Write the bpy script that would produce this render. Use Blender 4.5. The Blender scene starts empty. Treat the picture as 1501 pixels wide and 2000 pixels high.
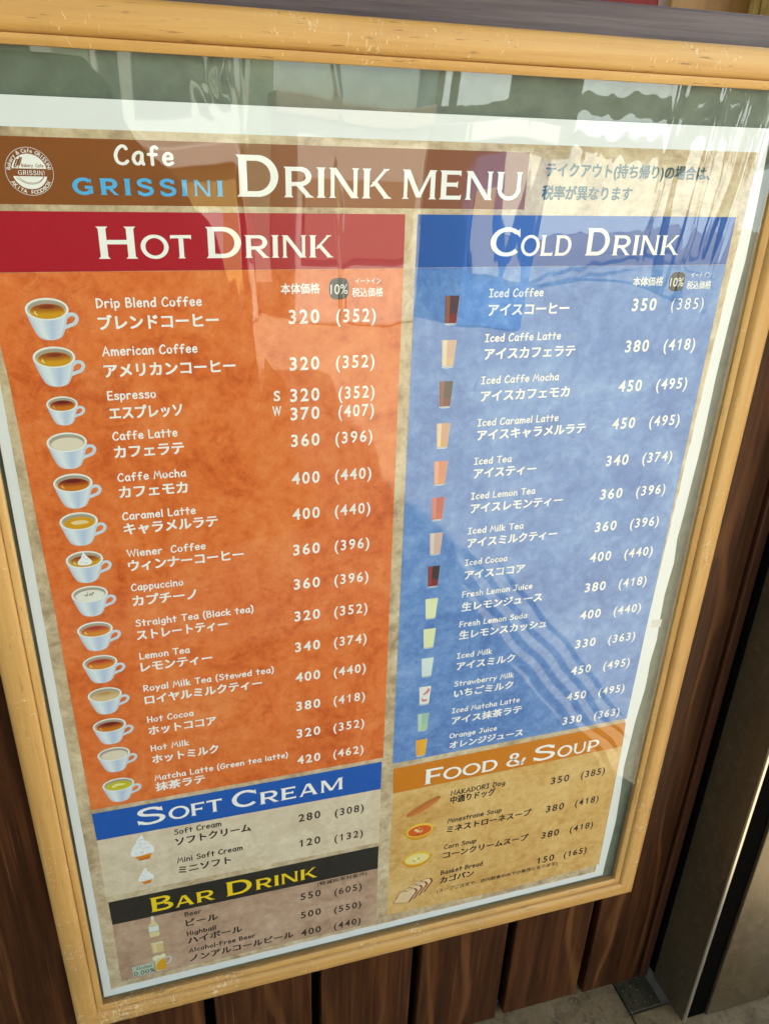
import bpy, bmesh, math, random
from mathutils import Vector, Matrix, noise

# ------------------------------------------------------------------ camera, sky, sun, exposure
S = bpy.context.scene
COL = S.collection
FZ = 0.7475                      # height of the poster's datum above the floor (metres)

cam = bpy.data.cameras.new('camera')
co = bpy.data.objects.new('camera', cam); COL.objects.link(co)
right = Vector((0.9591262, -0.28100639, 0.03335184))
down = Vector((-0.09301037, -0.42436317, -0.90070249))
fwd = Vector((0.26725645, 0.86078529, -0.43315434))
M = Matrix((right, -down, -fwd)).transposed().to_4x4()
M.translation = Vector((-0.16935, -0.54545, FZ + 0.27447))
co.matrix_world = M
cam.sensor_fit = 'VERTICAL'; cam.sensor_height = 24.0
cam.lens = 24.0 * 1537.27 / 2000.0
cam.clip_start = 0.02; cam.clip_end = 400
cam.dof.use_dof = False
S.camera = co

W = bpy.data.worlds.new('World'); S.world = W; W.use_nodes = True
wn = W.node_tree
sky = wn.nodes.new('ShaderNodeTexSky'); sky.sky_type = 'NISHITA'; sky.sun_disc = False
SUN_EL, SUN_AZ = math.radians(52), math.radians(25)      # sun stands behind the shop, high and to the right
sky.sun_elevation = SUN_EL; sky.sun_rotation = SUN_AZ
wn.links.new(sky.outputs[0], wn.nodes['Background'].inputs[0])
wn.nodes['Background'].inputs[1].default_value = 0.10
sl = bpy.data.lights.new('sun', 'SUN'); sl.energy = 5.0; sl.angle = math.radians(0.6); sl.color = (1.0, 0.92, 0.79)
so = bpy.data.objects.new('sun', sl); COL.objects.link(so)
sd = Vector((math.sin(SUN_AZ) * math.cos(SUN_EL), math.cos(SUN_AZ) * math.cos(SUN_EL), math.sin(SUN_EL)))
so.rotation_euler = sd.to_track_quat('Z', 'Y').to_euler(); so.location = (0, 0, 6)
vs = S.view_settings
S.display_settings.display_device = 'sRGB'
vs.view_transform = 'Standard'; vs.look = 'None'; vs.gamma = 1.0; vs.use_curve_mapping = False
vs.exposure = 2.52
S.cycles.max_bounces = 8; S.cycles.transparent_max_bounces = 12
S.cycles.caustics_reflective = False; S.cycles.caustics_refractive = False

# ------------------------------------------------------------------ helpers
def tag(o, label=None, cat=None, group=None, kind=None):
    if label: o['label'] = label
    if cat: o['category'] = cat
    if group: o['group'] = group
    if kind: o['kind'] = kind
    return o

def link(o, parent=None):
    COL.objects.link(o)
    if parent: o.parent = parent
    return o

def empty(name, label, cat, parent=None):
    o = bpy.data.objects.new(name, None); o.empty_display_size = 0.05
    link(o, parent)
    return tag(o, label, cat)

def meshobj(name, verts, faces, mats, parent=None, midx=None, smooth=False):
    me = bpy.data.meshes.new(name); me.from_pydata([tuple(v) for v in verts], [], faces)
    if not isinstance(mats, (list, tuple)): mats = [mats]
    for m in mats: me.materials.append(m)
    if midx: me.polygons.foreach_set('material_index', midx)
    if smooth: me.polygons.foreach_set('use_smooth', [True] * len(me.polygons))
    me.update()
    return link(bpy.data.objects.new(name, me), parent)

def box(name, x0, x1, y0, y1, z0, z1, mat, parent=None, bevel=0.0, seg=2):
    bm = bmesh.new()
    vs_ = [bm.verts.new((x, y, z)) for x in (x0, x1) for y in (y0, y1) for z in (z0, z1)]
    for f in ((0, 1, 3, 2), (4, 6, 7, 5), (0, 4, 5, 1), (2, 3, 7, 6), (0, 2, 6, 4), (1, 5, 7, 3)):
        bm.faces.new([vs_[i] for i in f])
    bmesh.ops.recalc_face_normals(bm, faces=bm.faces)
    if bevel:
        bmesh.ops.bevel(bm, geom=bm.edges[:], offset=bevel, segments=seg, affect='EDGES', profile=0.5)
    me = bpy.data.meshes.new(name); bm.to_mesh(me); bm.free(); me.materials.append(mat)
    return link(bpy.data.objects.new(name, me), parent)

def srgb(r, g, b):
    f = lambda c: c / 12.92 if c <= 0.04045 else ((c + 0.055) / 1.055) ** 2.4
    return (f(r / 255), f(g / 255), f(b / 255), 1)

class Nodes:
    def __init__(s, name, rough=0.5, spec=0.5, metal=0.0):
        s.m = bpy.data.materials.new(name); s.m.use_nodes = True
        s.t = s.m.node_tree; s.b = s.t.nodes['Principled BSDF']
        s.b.inputs['Roughness'].default_value = rough
        s.b.inputs['Specular IOR Level'].default_value = spec
        s.b.inputs['Metallic'].default_value = metal
        s.tc = None
    def n(s, typ, **kw):
        x = s.t.nodes.new(typ)
        for k, v in kw.items(): setattr(x, k, v)
        return x
    def l(s, a, b): s.t.links.new(a, b)
    def coord(s, scale=(1, 1, 1), rand=0.0):
        if not s.tc: s.tc = s.n('ShaderNodeTexCoord')
        mp = s.n('ShaderNodeMapping'); mp.inputs['Scale'].default_value = scale
        src = s.tc.outputs['Object']
        if rand:
            oi = s.n('ShaderNodeObjectInfo'); mul = s.n('ShaderNodeMath', operation='MULTIPLY'); mul.inputs[1].default_value = rand
            s.l(oi.outputs['Random'], mul.inputs[0])
            ad = s.n('ShaderNodeVectorMath', operation='ADD'); s.l(src, ad.inputs[0]); s.l(mul.outputs[0], ad.inputs[1]); src = ad.outputs[0]
        s.l(src, mp.inputs['Vector'])
        return mp.outputs[0]
    def noise(s, vec, scale, detail=4, rough=0.55, dist=0.0):
        x = s.n('ShaderNodeTexNoise'); s.l(vec, x.inputs['Vector'])
        x.inputs['Scale'].default_value = scale; x.inputs['Detail'].default_value = detail
        x.inputs['Roughness'].default_value = rough; x.inputs['Distortion'].default_value = dist
        return x.outputs['Fac']
    def ramp(s, fac, stops, interp='LINEAR'):
        x = s.n('ShaderNodeValToRGB'); x.color_ramp.interpolation = interp
        e = x.color_ramp.elements
        while len(e) < len(stops): e.new(0.5)
        for el, (p, c) in zip(e, stops): el.position = p; el.color = c if len(c) == 4 else (*c, 1)
        s.l(fac, x.inputs['Fac']); return x.outputs['Color']
    def mix(s, fac, a, b, mode='MIX'):
        x = s.n('ShaderNodeMix', data_type='RGBA', blend_type=mode)
        if isinstance(fac, float): x.inputs[0].default_value = fac
        else: s.l(fac, x.inputs[0])
        for i, v in ((6, a), (7, b)):
            if isinstance(v, tuple): x.inputs[i].default_value = v
            else: s.l(v, x.inputs[i])
        return x.outputs[2]
    def col(s, c):
        if isinstance(c, tuple): s.b.inputs['Base Color'].default_value = c
        else: s.l(c, s.b.inputs['Base Color'])
        return s.m
    def bump(s, h, dist, strength=1.0):
        x = s.n('ShaderNodeBump'); x.inputs['Distance'].default_value = dist; x.inputs['Strength'].default_value = strength
        s.l(h, x.inputs['Height']); s.l(x.outputs[0], s.b.inputs['Normal'])

_flat = {}
def ink(c, rough=0.55):
    if c not in _flat:
        k = Nodes('ink_%d' % len(_flat), rough, 0.3)
        _flat[c] = k.col(srgb(*c))
    return _flat[c]

def mottled(name, lo, hi, mid=None, scale=14, contrast=(0.3, 0.7), fine=95):
    """printed parchment: large soft blotches, ragged dark specks and fine paper grain"""
    k = Nodes(name, 0.6, 0.3)
    v = k.coord()
    a = k.noise(v, scale, 9, 0.70, 0.9)
    b = k.noise(v, fine, 6, 0.72, 0.3)
    m = k.mix(0.42, a, b)
    stops = [(contrast[0], srgb(*lo)), (contrast[1], srgb(*hi))]
    if mid: stops.insert(1, ((contrast[0] + contrast[1]) / 2, srgb(*mid)))
    c = k.ramp(m, stops)
    sp = k.ramp(k.mix(0.5, k.noise(v, scale * 3.2, 8, 0.78, 1.6), k.noise(v, scale * .7, 3)), [(0.545, (0, 0, 0, 1)), (0.63, (0.55, 0.55, 0.55, 1))])
    return k.col(k.mix(sp, c, srgb(*lo)))

# ------------------------------------------------------------------ materials
M_paper = Nodes('white_paper', 0.6, 0.3).col((0.78, 0.79, 0.77, 1))
M_parch = mottled('parchment_print', (152, 130, 100), (224, 208, 174), (200, 176, 140), 26, (0.36, 0.62))
M_orange = mottled('orange_print', (190, 74, 14), (236, 138, 74), (224, 112, 46), 16, (0.34, 0.62))
M_blue = mottled('blue_print', (62, 102, 172), (134, 168, 216), (98, 138, 198), 15, (0.34, 0.64))
M_cream = mottled('cream_print', (198, 176, 146), (230, 214, 186), None, 16, (0.32, 0.62))
M_tan = mottled('brown_parchment_print', (154, 122, 98), (206, 178, 152), (186, 152, 126), 15, (0.34, 0.66))
M_gold = mottled('golden_parchment_print', (194, 140, 66), (232, 198, 136), (218, 176, 106), 13, (0.34, 0.66))
M_brown = ink((136, 76, 22)); M_red = ink((172, 12, 32)); M_navy = ink((26, 82, 160)); M_cobalt = ink((12, 86, 176))
M_black = ink((34, 34, 30)); M_amber = ink((206, 122, 14))
M_white = ink((246, 243, 234)); M_sky = ink((84, 176, 226)); M_yellow = ink((240, 206, 20)); M_dark = ink((52, 44, 36)); M_teal = ink((50, 84, 88))
M_badge = ink((44, 52, 50))

def wood(name, axis, cols, rough, scratch=None, grain=150.0, rings=None, rand=3.0, bump=0.0006, spec=0.4, streak=None):
    k = Nodes(name, rough, spec)
    st = [1.0, 1.0, 1.0]; st[axis] = 0.035
    v = k.coord(tuple(st), rand)
    g = k.noise(v, grain, 5, 0.65, 0.4)
    st2 = [1.0, 1.0, 1.0]; st2[axis] = 0.10
    v2 = k.coord(tuple(st2), rand)
    h = k.noise(v2, 17, 3, 0.5, 1.2)
    fac = k.mix(0.45, g, h)
    c = k.ramp(fac, cols)
    if rings:
        wv = k.n('ShaderNodeTexWave', wave_type='RINGS', rings_direction='Y' if axis != 1 else 'X')
        st3 = [1.0, 1.0, 1.0]; st3[axis] = 0.16
        k.l(k.coord(tuple(st3), rand), wv.inputs['Vector'])
        wv.inputs['Scale'].default_value = rings[0]; wv.inputs['Distortion'].default_value = rings[1]
        wv.inputs['Detail'].default_value = 2; wv.inputs['Detail Scale'].default_value = 3.0
        r = k.ramp(wv.outputs['Fac'], [(0.90, (0, 0, 0, 1)), (1.0, (0.75, 0.75, 0.75, 1))])
        md = k.ramp(k.noise(k.coord((1, 1, .3), rand), 12, 2), [(0.42, (0, 0, 0, 1)), (0.62, (1, 1, 1, 1))])
        c = k.mix(k.mix(1.0, r, md, 'MULTIPLY'), c, rings[2])
    if scratch:
        vx = k.coord((1, 1, 1), rand)
        p = k.noise(vx, 16, 4, 0.65)
        w = k.noise(k.coord((1.0, 1.0, 0.35) if axis == 0 else (0.35, 1.0, 1.0), rand), 300, 3, 0.7, 1.2)     # dings run across the grain
        sm = k.ramp(k.mix(0.42, w, p), [(0.590, (0, 0, 0, 1)), (0.635, (0.75, 0.75, 0.75, 1))])
        c = k.mix(sm, c, scratch[0])
        vd = k.coord(tuple(0.10 if i == axis else 1.0 for i in range(3)), rand)
        d = k.ramp(k.mix(0.25, k.noise(vd, 480, 3, 0.6, 0.2), p), [(0.605, (0, 0, 0, 1)), (0.65, (0.7, 0.7, 0.7, 1))])
        c = k.mix(d, c, scratch[1])
        gr = k.ramp(k.noise(vx, 9, 5, 0.7, 0.5), [(0.56, (0, 0, 0, 1)), (0.80, (0.38, 0.38, 0.38, 1))])                # grime
        c = k.mix(gr, c, (0.30, 0.17, 0.06, 1))
    if streak:
        vs2 = [1.0, 1.0, 1.0]; vs2[axis] = 0.012
        t = k.ramp(k.noise(k.coord(tuple(vs2), rand), 420, 2, 0.5), [(0.60, (0, 0, 0, 1)), (0.70, (0.8, 0.8, 0.8, 1))])
        t2 = k.ramp(k.noise(k.coord((1, 1, .4), rand), 9, 3), [(0.42, (0, 0, 0, 1)), (0.62, (1, 1, 1, 1))])
        c = k.mix(k.mix(1.0, t, t2, 'MULTIPLY'), c, streak)
        dust = k.ramp(k.noise(k.coord((1, 1, 1), rand), 700, 2, 0.7), [(0.70, (0, 0, 0, 1)), (0.78, (0.35, 0.35, 0.35, 1))])
        c = k.mix(dust, c, (0.30, 0.25, 0.20, 1))
    k.bump(g, bump, 0.6)
    return k.col(c)

honey = [(0.34, (0.48, 0.232, 0.062, 1)), (0.50, (0.585, 0.315, 0.092, 1)), (0.68, (0.655, 0.39, 0.135, 1))]
M_frame_h = wood('honey_frame_wood_across', 0, honey, 0.46, ((0.78, 0.60, 0.36, 1), (0.20, 0.11, 0.035, 1)))
M_frame_v = wood('honey_frame_wood_upright', 2, honey, 0.46, ((0.78, 0.60, 0.36, 1), (0.36, 0.20, 0.07, 1)))
stain = [(0.32, (0.015, 0.0050, 0.0018, 1)), (0.5, (0.054, 0.0175, 0.0058, 1)), (0.68, (0.130, 0.042, 0.0135, 1))]
M_plank = wood('dark_stained_plank', 2, stain, 0.40, None, 130, (6.0, 7.0, (0.17, 0.065, 0.020, 1)), 7.0, 0.0008, 0.22, (0.155, 0.062, 0.020, 1))
M_batten = wood('reddish_batten', 2, [(0.3, (0.04, 0.013, 0.006, 1)), (0.7, (0.13, 0.042, 0.02, 1))], 0.42, None, 150, None, 5.0)
M_rail = wood('purple_brown_rail', 0, [(0.32, (0.035, 0.020, 0.020, 1)), (0.5, (0.085, 0.055, 0.055, 1)), (0.7, (0.16, 0.115, 0.11, 1))], 0.5, None, 230, None, 2.0, 0.0008)
M_gap_shade = Nodes('gap_shade_black', 0.9, 0.1).col((0.004, 0.0035, 0.003, 1))  # near-black, so the shade in the wall gaps lies in the colour

k = Nodes('grey_green_mount_board', 0.75, 0.3)
kv = k.coord((1, 1, 1)); M_mount = k.col(k.ramp(k.noise(kv, 60, 5), [(0.3, srgb(94, 102, 86)), (0.7, srgb(114, 122, 104))]))

k = Nodes('brushed_metal', 0.4, 0.4, 0.55)
kv = k.coord((1, 1, 0.25)); a = k.noise(kv, 22, 5, 0.6, 0.8); b = k.noise(k.coord((1, 1, 1)), 160, 3, 0.6)
sc_ = k.noise(k.coord((1, 1, 0.15)), 520, 3, 0.7, 0.4); sm_ = k.noise(k.coord((1, 1, 1)), 38, 6, 0.75, 1.5)
k.bump(sc_, 0.0003, 0.5)
mc_ = k.ramp(k.mix(0.5, sm_, b), [(0.54, (0, 0, 0, 1)), (0.66, (0.7, 0.7, 0.7, 1))])
k.col(k.mix(mc_, k.ramp(k.mix(0.35, a, b), [(0.3, (0.095, 0.066, 0.033, 1)), (0.7, (0.165, 0.118, 0.064, 1))]), (0.20, 0.155, 0.10, 1)))
rr = k.ramp(b, [(0.3, (0.30, 0.30, 0.30, 1)), (0.7, (0.46, 0.46, 0.46, 1))]); k.l(rr, k.b.inputs['Roughness']); M_metal = k.m
M_edge = Nodes('highlight_metal_edge', 0.3, 0.5, 0.9).col((0.62, 0.56, 0.46, 1))  # paler than the panels: the edge highlight is put into the colour
M_rubber = Nodes('black_rubber', 1.0, 0.0).col((0.004, 0.0035, 0.003, 1))

def stone(name, lo, hi, sc=9):
    k = Nodes(name, 0.8, 0.25)
    v = k.coord(); a = k.noise(v, sc, 6, 0.65, 0.5); b = k.noise(v, 170, 4, 0.7)
    k.bump(b, 0.0012, 0.6)
    d = k.ramp(k.mix(0.4, k.noise(v, 42, 6, 0.75, 1.0), b), [(0.50, (0, 0, 0, 1)), (0.62, (0.7, 0.7, 0.7, 1))])
    return k.col(k.mix(d, k.ramp(k.mix(0.45, a, b), [(0.3, lo), (0.7, hi)]), tuple(c * .35 for c in lo[:3]) + (1,)))
M_slab = stone('worn_brown_stone', (0.15, 0.098, 0.042, 1), (0.36, 0.25, 0.125, 1), 22)
M_darktile = stone('dark_floor_tile', (0.035, 0.029, 0.014, 1), (0.095, 0.078, 0.042, 1), 30)  # darker stone than the slabs
M_ground = stone('street_paving', (0.25, 0.222, 0.160, 1), (0.40, 0.36, 0.27, 1), 1.5)

# clear film over the poster: thin clear sheet, mirror-like by its own fresnel
k = Nodes('clear_plastic_film')
k.t.nodes.remove(k.b)
out = [n for n in k.t.nodes if n.type == 'OUTPUT_MATERIAL'][0]
tr = k.n('ShaderNodeBsdfTransparent'); tr.inputs[0].default_value = (0.985, 0.99, 0.98, 1)
gl = k.n('ShaderNodeBsdfGlossy'); gl.inputs['Roughness'].default_value = 0.012
lw = k.n('ShaderNodeLayerWeight'); lw.inputs['Blend'].default_value = 0.5
pw = k.n('ShaderNodeMath', operation='POWER'); pw.inputs[1].default_value = 5.0; k.l(lw.outputs['Facing'], pw.inputs[0])
mu = k.n('ShaderNodeMath', operation='MULTIPLY_ADD'); mu.use_clamp = True; mu.inputs[1].default_value = 0.85; mu.inputs[2].default_value = 0.082
k.l(pw.outputs[0], mu.inputs[0])
mx = k.n('ShaderNodeMixShader'); k.l(mu.outputs[0], mx.inputs[0]); k.l(tr.outputs[0], mx.inputs[1]); k.l(gl.outputs[0], mx.inputs[2])
k.l(mx.outputs[0], out.inputs['Surface']); M_film = k.m

# ------------------------------------------------------------------ the place: ground, wall, door
def P(x, y, d=0.0):
    """poster millimetres (x right, y down, d towards the viewer) -> world"""
    return (x / 1000.0, -d / 1000.0, FZ - y / 1000.0)

g = meshobj('ground', [(-60, -60, -0.006), (60, -60, -0.006), (60, 60, -0.006), (-60, 60, -0.006)], [(0, 1, 2, 3)], M_ground); tag(g, kind='structure')
g = box('paving_slab', -1.2, 0.3495, -0.95, 0.03, -0.03, 0.0, M_slab, None, 0.002); tag(g, kind='structure')
g = box('paving_slab', 0.3515, 0.56, -0.95, -0.0305, -0.03, -0.001, M_slab, None, 0.002); tag(g, kind='structure')
t = box('corner_tile', 0.3512, 0.3985, -0.0295, 0.03, -0.03, 0.0005, M_darktile, None, 0.0015)
tag(t, 'small dark floor tile in the corner between plank wall and metal door', 'tile')

wall = empty('plank_wall', 'dark stained timber plank wall with black gaps behind the wooden menu frame', 'wall')
xs = [-0.641, -0.524, -0.407, -0.290, -0.173, -0.056, 0.0625, 0.182, 0.2965, 0.3863]
for i in range(len(xs) - 1):
    a_, b_ = xs[i] + 0.0056, xs[i + 1] - (0.0056 if i < len(xs) - 2 else 0.0018)
    box('wall_plank', a_, b_, 0.010, 0.026, 0.002 + (0.003 if i % 2 else 0), FZ + 0.300, M_plank, wall, 0.0012)
box('wall_batten', 0.3890, 0.4005, 0.0085, 0.028, 0.003, FZ + 0.300, M_batten, wall, 0.0015)
box('gap_shade_backing', -0.66, 0.41, 0.032, 0.05, 0.0, FZ + 0.300, M_gap_shade, wall)
box('top_rail', -0.66, 0.62, 0.0102, 0.10, FZ + 0.3005, FZ + 0.3593, M_rail, wall, 0.0018)

door = empty('metal_door', 'brown-grey metal door edge with a black rubber strip right of the plank wall', 'door')
box('gap_shade_backing', 0.4125, 0.43, 0.0070, 0.0315, 0.0, FZ + 0.300, M_gap_shade, wall)  # added black block that makes the shadow beside the batten
box('jamb_panel', 0.4082, 0.4118, -0.0582, 0.005, 0.003, 1.03, M_metal, door)
box('jamb_edge', 0.4070, 0.4118, -0.0612, -0.0584, 0.003, 1.03, M_edge, door, 0.001)
box('rubber_strip', 0.4122, 0.4430, -0.0560, 0.006, 0.003, 1.03, M_rubber, door)
box('door_panel', 0.4433, 0.5385, -0.0600, 0.08, 0.003, 1.03, M_metal, door, 0.0012)
box('panel_edge', 0.5389, 0.5420, -0.0620, 0.08, 0.003, 1.03, M_edge, door, 0.0008)
M_bluegrey = Nodes('blue_grey_paint', 0.5, 0.4).col((0.12, 0.13, 0.135, 1))
box('outer_panel', 0.5424, 0.72, -0.0500, 0.08, 0.003, 1.03, M_bluegrey, door)

random.seed(11); gv = []; gf = []
for q in range(170):
    x, y = (random.uniform(0.15, 0.40), 0.028 - abs(random.gauss(0, .03))) if q < 140 else (random.gauss(0.375, .018), random.uniform(-.10, .02))
    if x > .404: continue
    r = random.uniform(.0003, .0010); n0 = len(gv)
    gv += [(x + r * random.uniform(.7, 1.3), y, .0012), (x, y + r, .0012), (x - r, y, .0012), (x, y - r * random.uniform(.7, 1.2), .0012), (x, y, .0012 + r * random.uniform(.5, 1.1)), (x, y, .0004)]
    gf += [(n0 + i, n0 + (i + 1) % 4, n0 + 4) for i in range(4)] + [(n0 + (i + 1) % 4, n0 + i, n0 + 5) for i in range(4)]
gt = meshobj('grit', gv, gf, Nodes('pale_grit', 0.9, 0.2).col((0.30, 0.25, 0.18, 1))); tag(gt, 'pale grit and dust along the foot of the planks', 'grit', None, 'stuff')

# inside the shop, seen over the rail
M_cab = wood('brown_cabinet_wood', 2, [(0.3, (0.17, 0.075, 0.015, 1)), (0.7, (0.36, 0.18, 0.045, 1))], 0.5, None, 60)
M_tanblk = wood('tan_wood', 0, [(0.3, (0.36, 0.23, 0.07, 1)), (0.7, (0.58, 0.40, 0.15, 1))], 0.55, None, 90)
cb = empty('wooden_cabinet', 'brown wooden cabinet inside, just visible over the rail at top right', 'cabinet')
box('cabinet_side', 0.482, 0.90, 0.45, 0.75, 0.0, 1.45, M_cab, cb, 0.003)
box('cabinet_trim', 0.594, 0.602, 0.438, 0.449, 0.0, 1.45, M_tanblk, cb, 0.001)
bx = box('wooden_box', 0.604, 0.80, 0.36, 0.447, 1.10, 1.42, M_tanblk, None, 0.003)
tag(bx, 'tan wooden box in front of the brown cabinet at the top right corner', 'box')
M_redc = mottled('red_cloth', (80, 10, 10), (140, 24, 20), None, 12)
rd = box('red_cloth', -0.05, 0.474, 0.462, 0.48, 0.7, 1.40, M_redc, None, 0.004)
tag(rd, 'dark red cloth hanging inside behind the purple-brown rail', 'cloth')
M_plaster = Nodes('plaster', 0.8, 0.3).col((0.36, 0.33, 0.27, 1))

# ------------------------------------------------------------------ what the film mirrors: the street side
M_shade_canopy = wood('shade_canopy_boards', 0, [(0.3, (0.10, 0.065, 0.035, 1)), (0.7, (0.22, 0.15, 0.09, 1))], 0.6, None, 20)
cn = box('shade_canopy', -4.0, 1.38, -1.25, 3.4, 2.45, 2.60, M_shade_canopy)  # unseen canopy, added to shade the menu and shape the sunlit ground
tag(cn, 'unseen timber canopy added above the menu to hold off sun and sky', 'canopy')
M_stand_in = Nodes('stand_in_dark_green', 0.8, 0.2).col((0.016, 0.020, 0.013, 1))
tv = []; tf = []; NS = 28
for z, xa, xb, ya, yb in ((0.0, -1.25, 0.26, -1.9, -1.30), (0.35, -1.2, 0.17, -1.86, -1.32), (0.6, -1.15, 0.08, -1.82, -1.35), (0.78, -1.1, 0.03, -1.8, -1.37), (0.9, -1.05, -0.03, -1.78, -1.39), (1.0, -1.0, -0.12, -1.75, -1.42), (1.10, -0.95, -0.17, -1.72, -1.45), (1.16, -0.85, -0.26, -1.68, -1.5)):
    for i in range(NS):
        t = 2 * math.pi * i / NS; c_, s_ = math.cos(t), math.sin(t); w = .018 * noise.noise(Vector((c_ * 3, s_ * 3, z * 4)))
        tv.append(((xa + xb) / 2 + ((xb - xa) / 2 + w) * math.copysign(abs(c_) ** .6, c_), (ya + yb) / 2 + ((yb - ya) / 2 + w) * math.copysign(abs(s_) ** .6, s_), z))
for r in range(7):
    for i in range(NS): tf.append((r * NS + i, r * NS + (i + 1) % NS, (r + 1) * NS + (i + 1) % NS, (r + 1) * NS + i))
tf.append(tuple(range(7 * NS, 8 * NS)))
tp = meshobj('photographer_stand_in', tv, tf, M_stand_in, None, None, True)  # unseen mass, made up for the dark reflection of the photographer
tag(tp, 'made-up dark shape in place of the photographer, mirrored at the left', 'photographer stand-in')
M_wallA = mottled('grey_green_render', (96, 108, 92), (126, 138, 118), None, 0.6)
bl = empty('street_building', 'grey-green building across the street with pale shutters, mirrored in the film', 'building')
box('wall', -14, 1.2, -9.5, -8.0, 0, 7, M_wallA, bl)
M_pale = Nodes('pale_shutter', 0.6, 0.3).col((0.36, 0.38, 0.33, 1))
M_dkwin = Nodes('dark_shop_glass', 0.2, 0.5).col((0.05, 0.06, 0.055, 1))
for x0, x1, z0, z1 in ((-2.2, -0.9, 0.2, 2.4), (-0.4, 0.9, 0.2, 3.0), (-4.2, -2.8, 0.2, 2.6), (-3.0, -1.6, 3.4, 4.8), (-0.9, 0.5, 3.6, 5.0)):
    box('shutter', x0, x1, -7.998, -7.95, z0, z1, M_pale, bl)
    nn = 3 if x1 - x0 > 1.25 else 2
    for q in range(nn):
        xa = x0 + .08 + (x1 - x0 - .08) * q / nn; box('window', xa, xa + (x1 - x0) / nn - .12, -7.948, -7.93, z0 + (z1 - z0) * .34, z1 - .12, M_dkwin, bl)
M_steel = Nodes('painted_steel', 0.5, 0.4).col((0.05, 0.055, 0.05, 1))
def beam(name, a_, b_, w, mat, parent):
    a_, b_ = Vector(a_), Vector(b_); d = (b_ - a_).normalized(); u = d.cross(Vector((0, 1, 0))).normalized() * w / 2; v = d.cross(u).normalized() * w / 2
    vs_ = [q + su * u + sv * v for q in (a_, b_) for su, sv in ((-1, -1), (1, -1), (1, 1), (-1, 1))]
    return meshobj(name, vs_, [(0, 1, 2, 3), (7, 6, 5, 4), (0, 4, 5, 1), (1, 5, 6, 2), (2, 6, 7, 3), (3, 7, 4, 0)], mat, parent)
wb = empty('added_white_building', 'white building added across the street as the bright patch mirrored at the upper right', 'building')
M_wb = mottled('white_render', (206, 222, 226), (228, 240, 244), None, 0.8)
box('wall', 3.3, 18, -11, -9.0, 0, 7, M_wb, wb)  # added as a bright surface for the film to mirror
M_win = Nodes('dark_window_glass', 0.15, 0.5).col((0.03, 0.035, 0.04, 1))
for i in range(6):
    for z in (0.75, 3.4): box('window', 4.3 + i * 1.9, 5.1 + i * 1.9, -8.995, -8.96, z, z + 1.3, M_win, wb)
sh = empty('street_shelter', 'grey steel shelter frame across the street, mirrored at the upper right of the film', 'shelter')
for x, y in ((1.75, -4.6), (3.55, -4.6), (4.9, -5.6)): beam('post', (x, y, 0), (x, y, 1.9), .10, M_steel, sh)
beam('rail_beam', (1.3, -4.6, 1.02), (3.9, -4.6, 1.36), .12, M_steel, sh); beam('rail_beam', (2.0, -4.75, .86), (4.2, -4.75, 1.16), .09, M_steel, sh); beam('rail_beam', (3.2, -5.2, .95), (6.2, -5.6, 1.7), .12, M_steel, sh)
M_y = Nodes('yellow_panel', 0.6, 0.3).col((0.38, 0.30, 0.10, 1)); M_wht = Nodes('white_panel', 0.6, 0.3).col((0.46, 0.46, 0.42, 1)); M_rdp = Nodes('tan_panel', 0.6, 0.3).col((0.26, 0.20, 0.15, 1)); M_blp = Nodes('blue_panel', 0.6, 0.3).col((0.04, 0.12, 0.36, 1))
def kiosk(label, x0, x1, y, h, col, col2):
    kk = empty('added_stall', label, 'stall')  # made-up stalls, added to break up the mirrored street
    box('stall_body', x0, x1, y - .5, y, 0, h, col, kk, .02); box('stall_top', x0 - .05, x1 + .05, y - .56, y + .06, h + .001, h + .1, col2, kk, .01); box('front_board', x0 + .08, x1 - .08, y + .002, y + .03, h * .35, h * .75, col2, kk, .005)
kiosk('made-up yellow stall with white board, added to be mirrored left of the title', 0.05, 0.40, -4.2, 0.85, M_y, M_wht)
kiosk('made-up white stall with tan board, added to be mirrored in the title', 0.62, 1.45, -4.0, 1.05, M_wht, M_rdp)
kiosk('made-up blue stall with white board, added to be mirrored in the blue heading', 1.62, 2.0, -3.9, 0.95, M_blp, M_wht)

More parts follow.
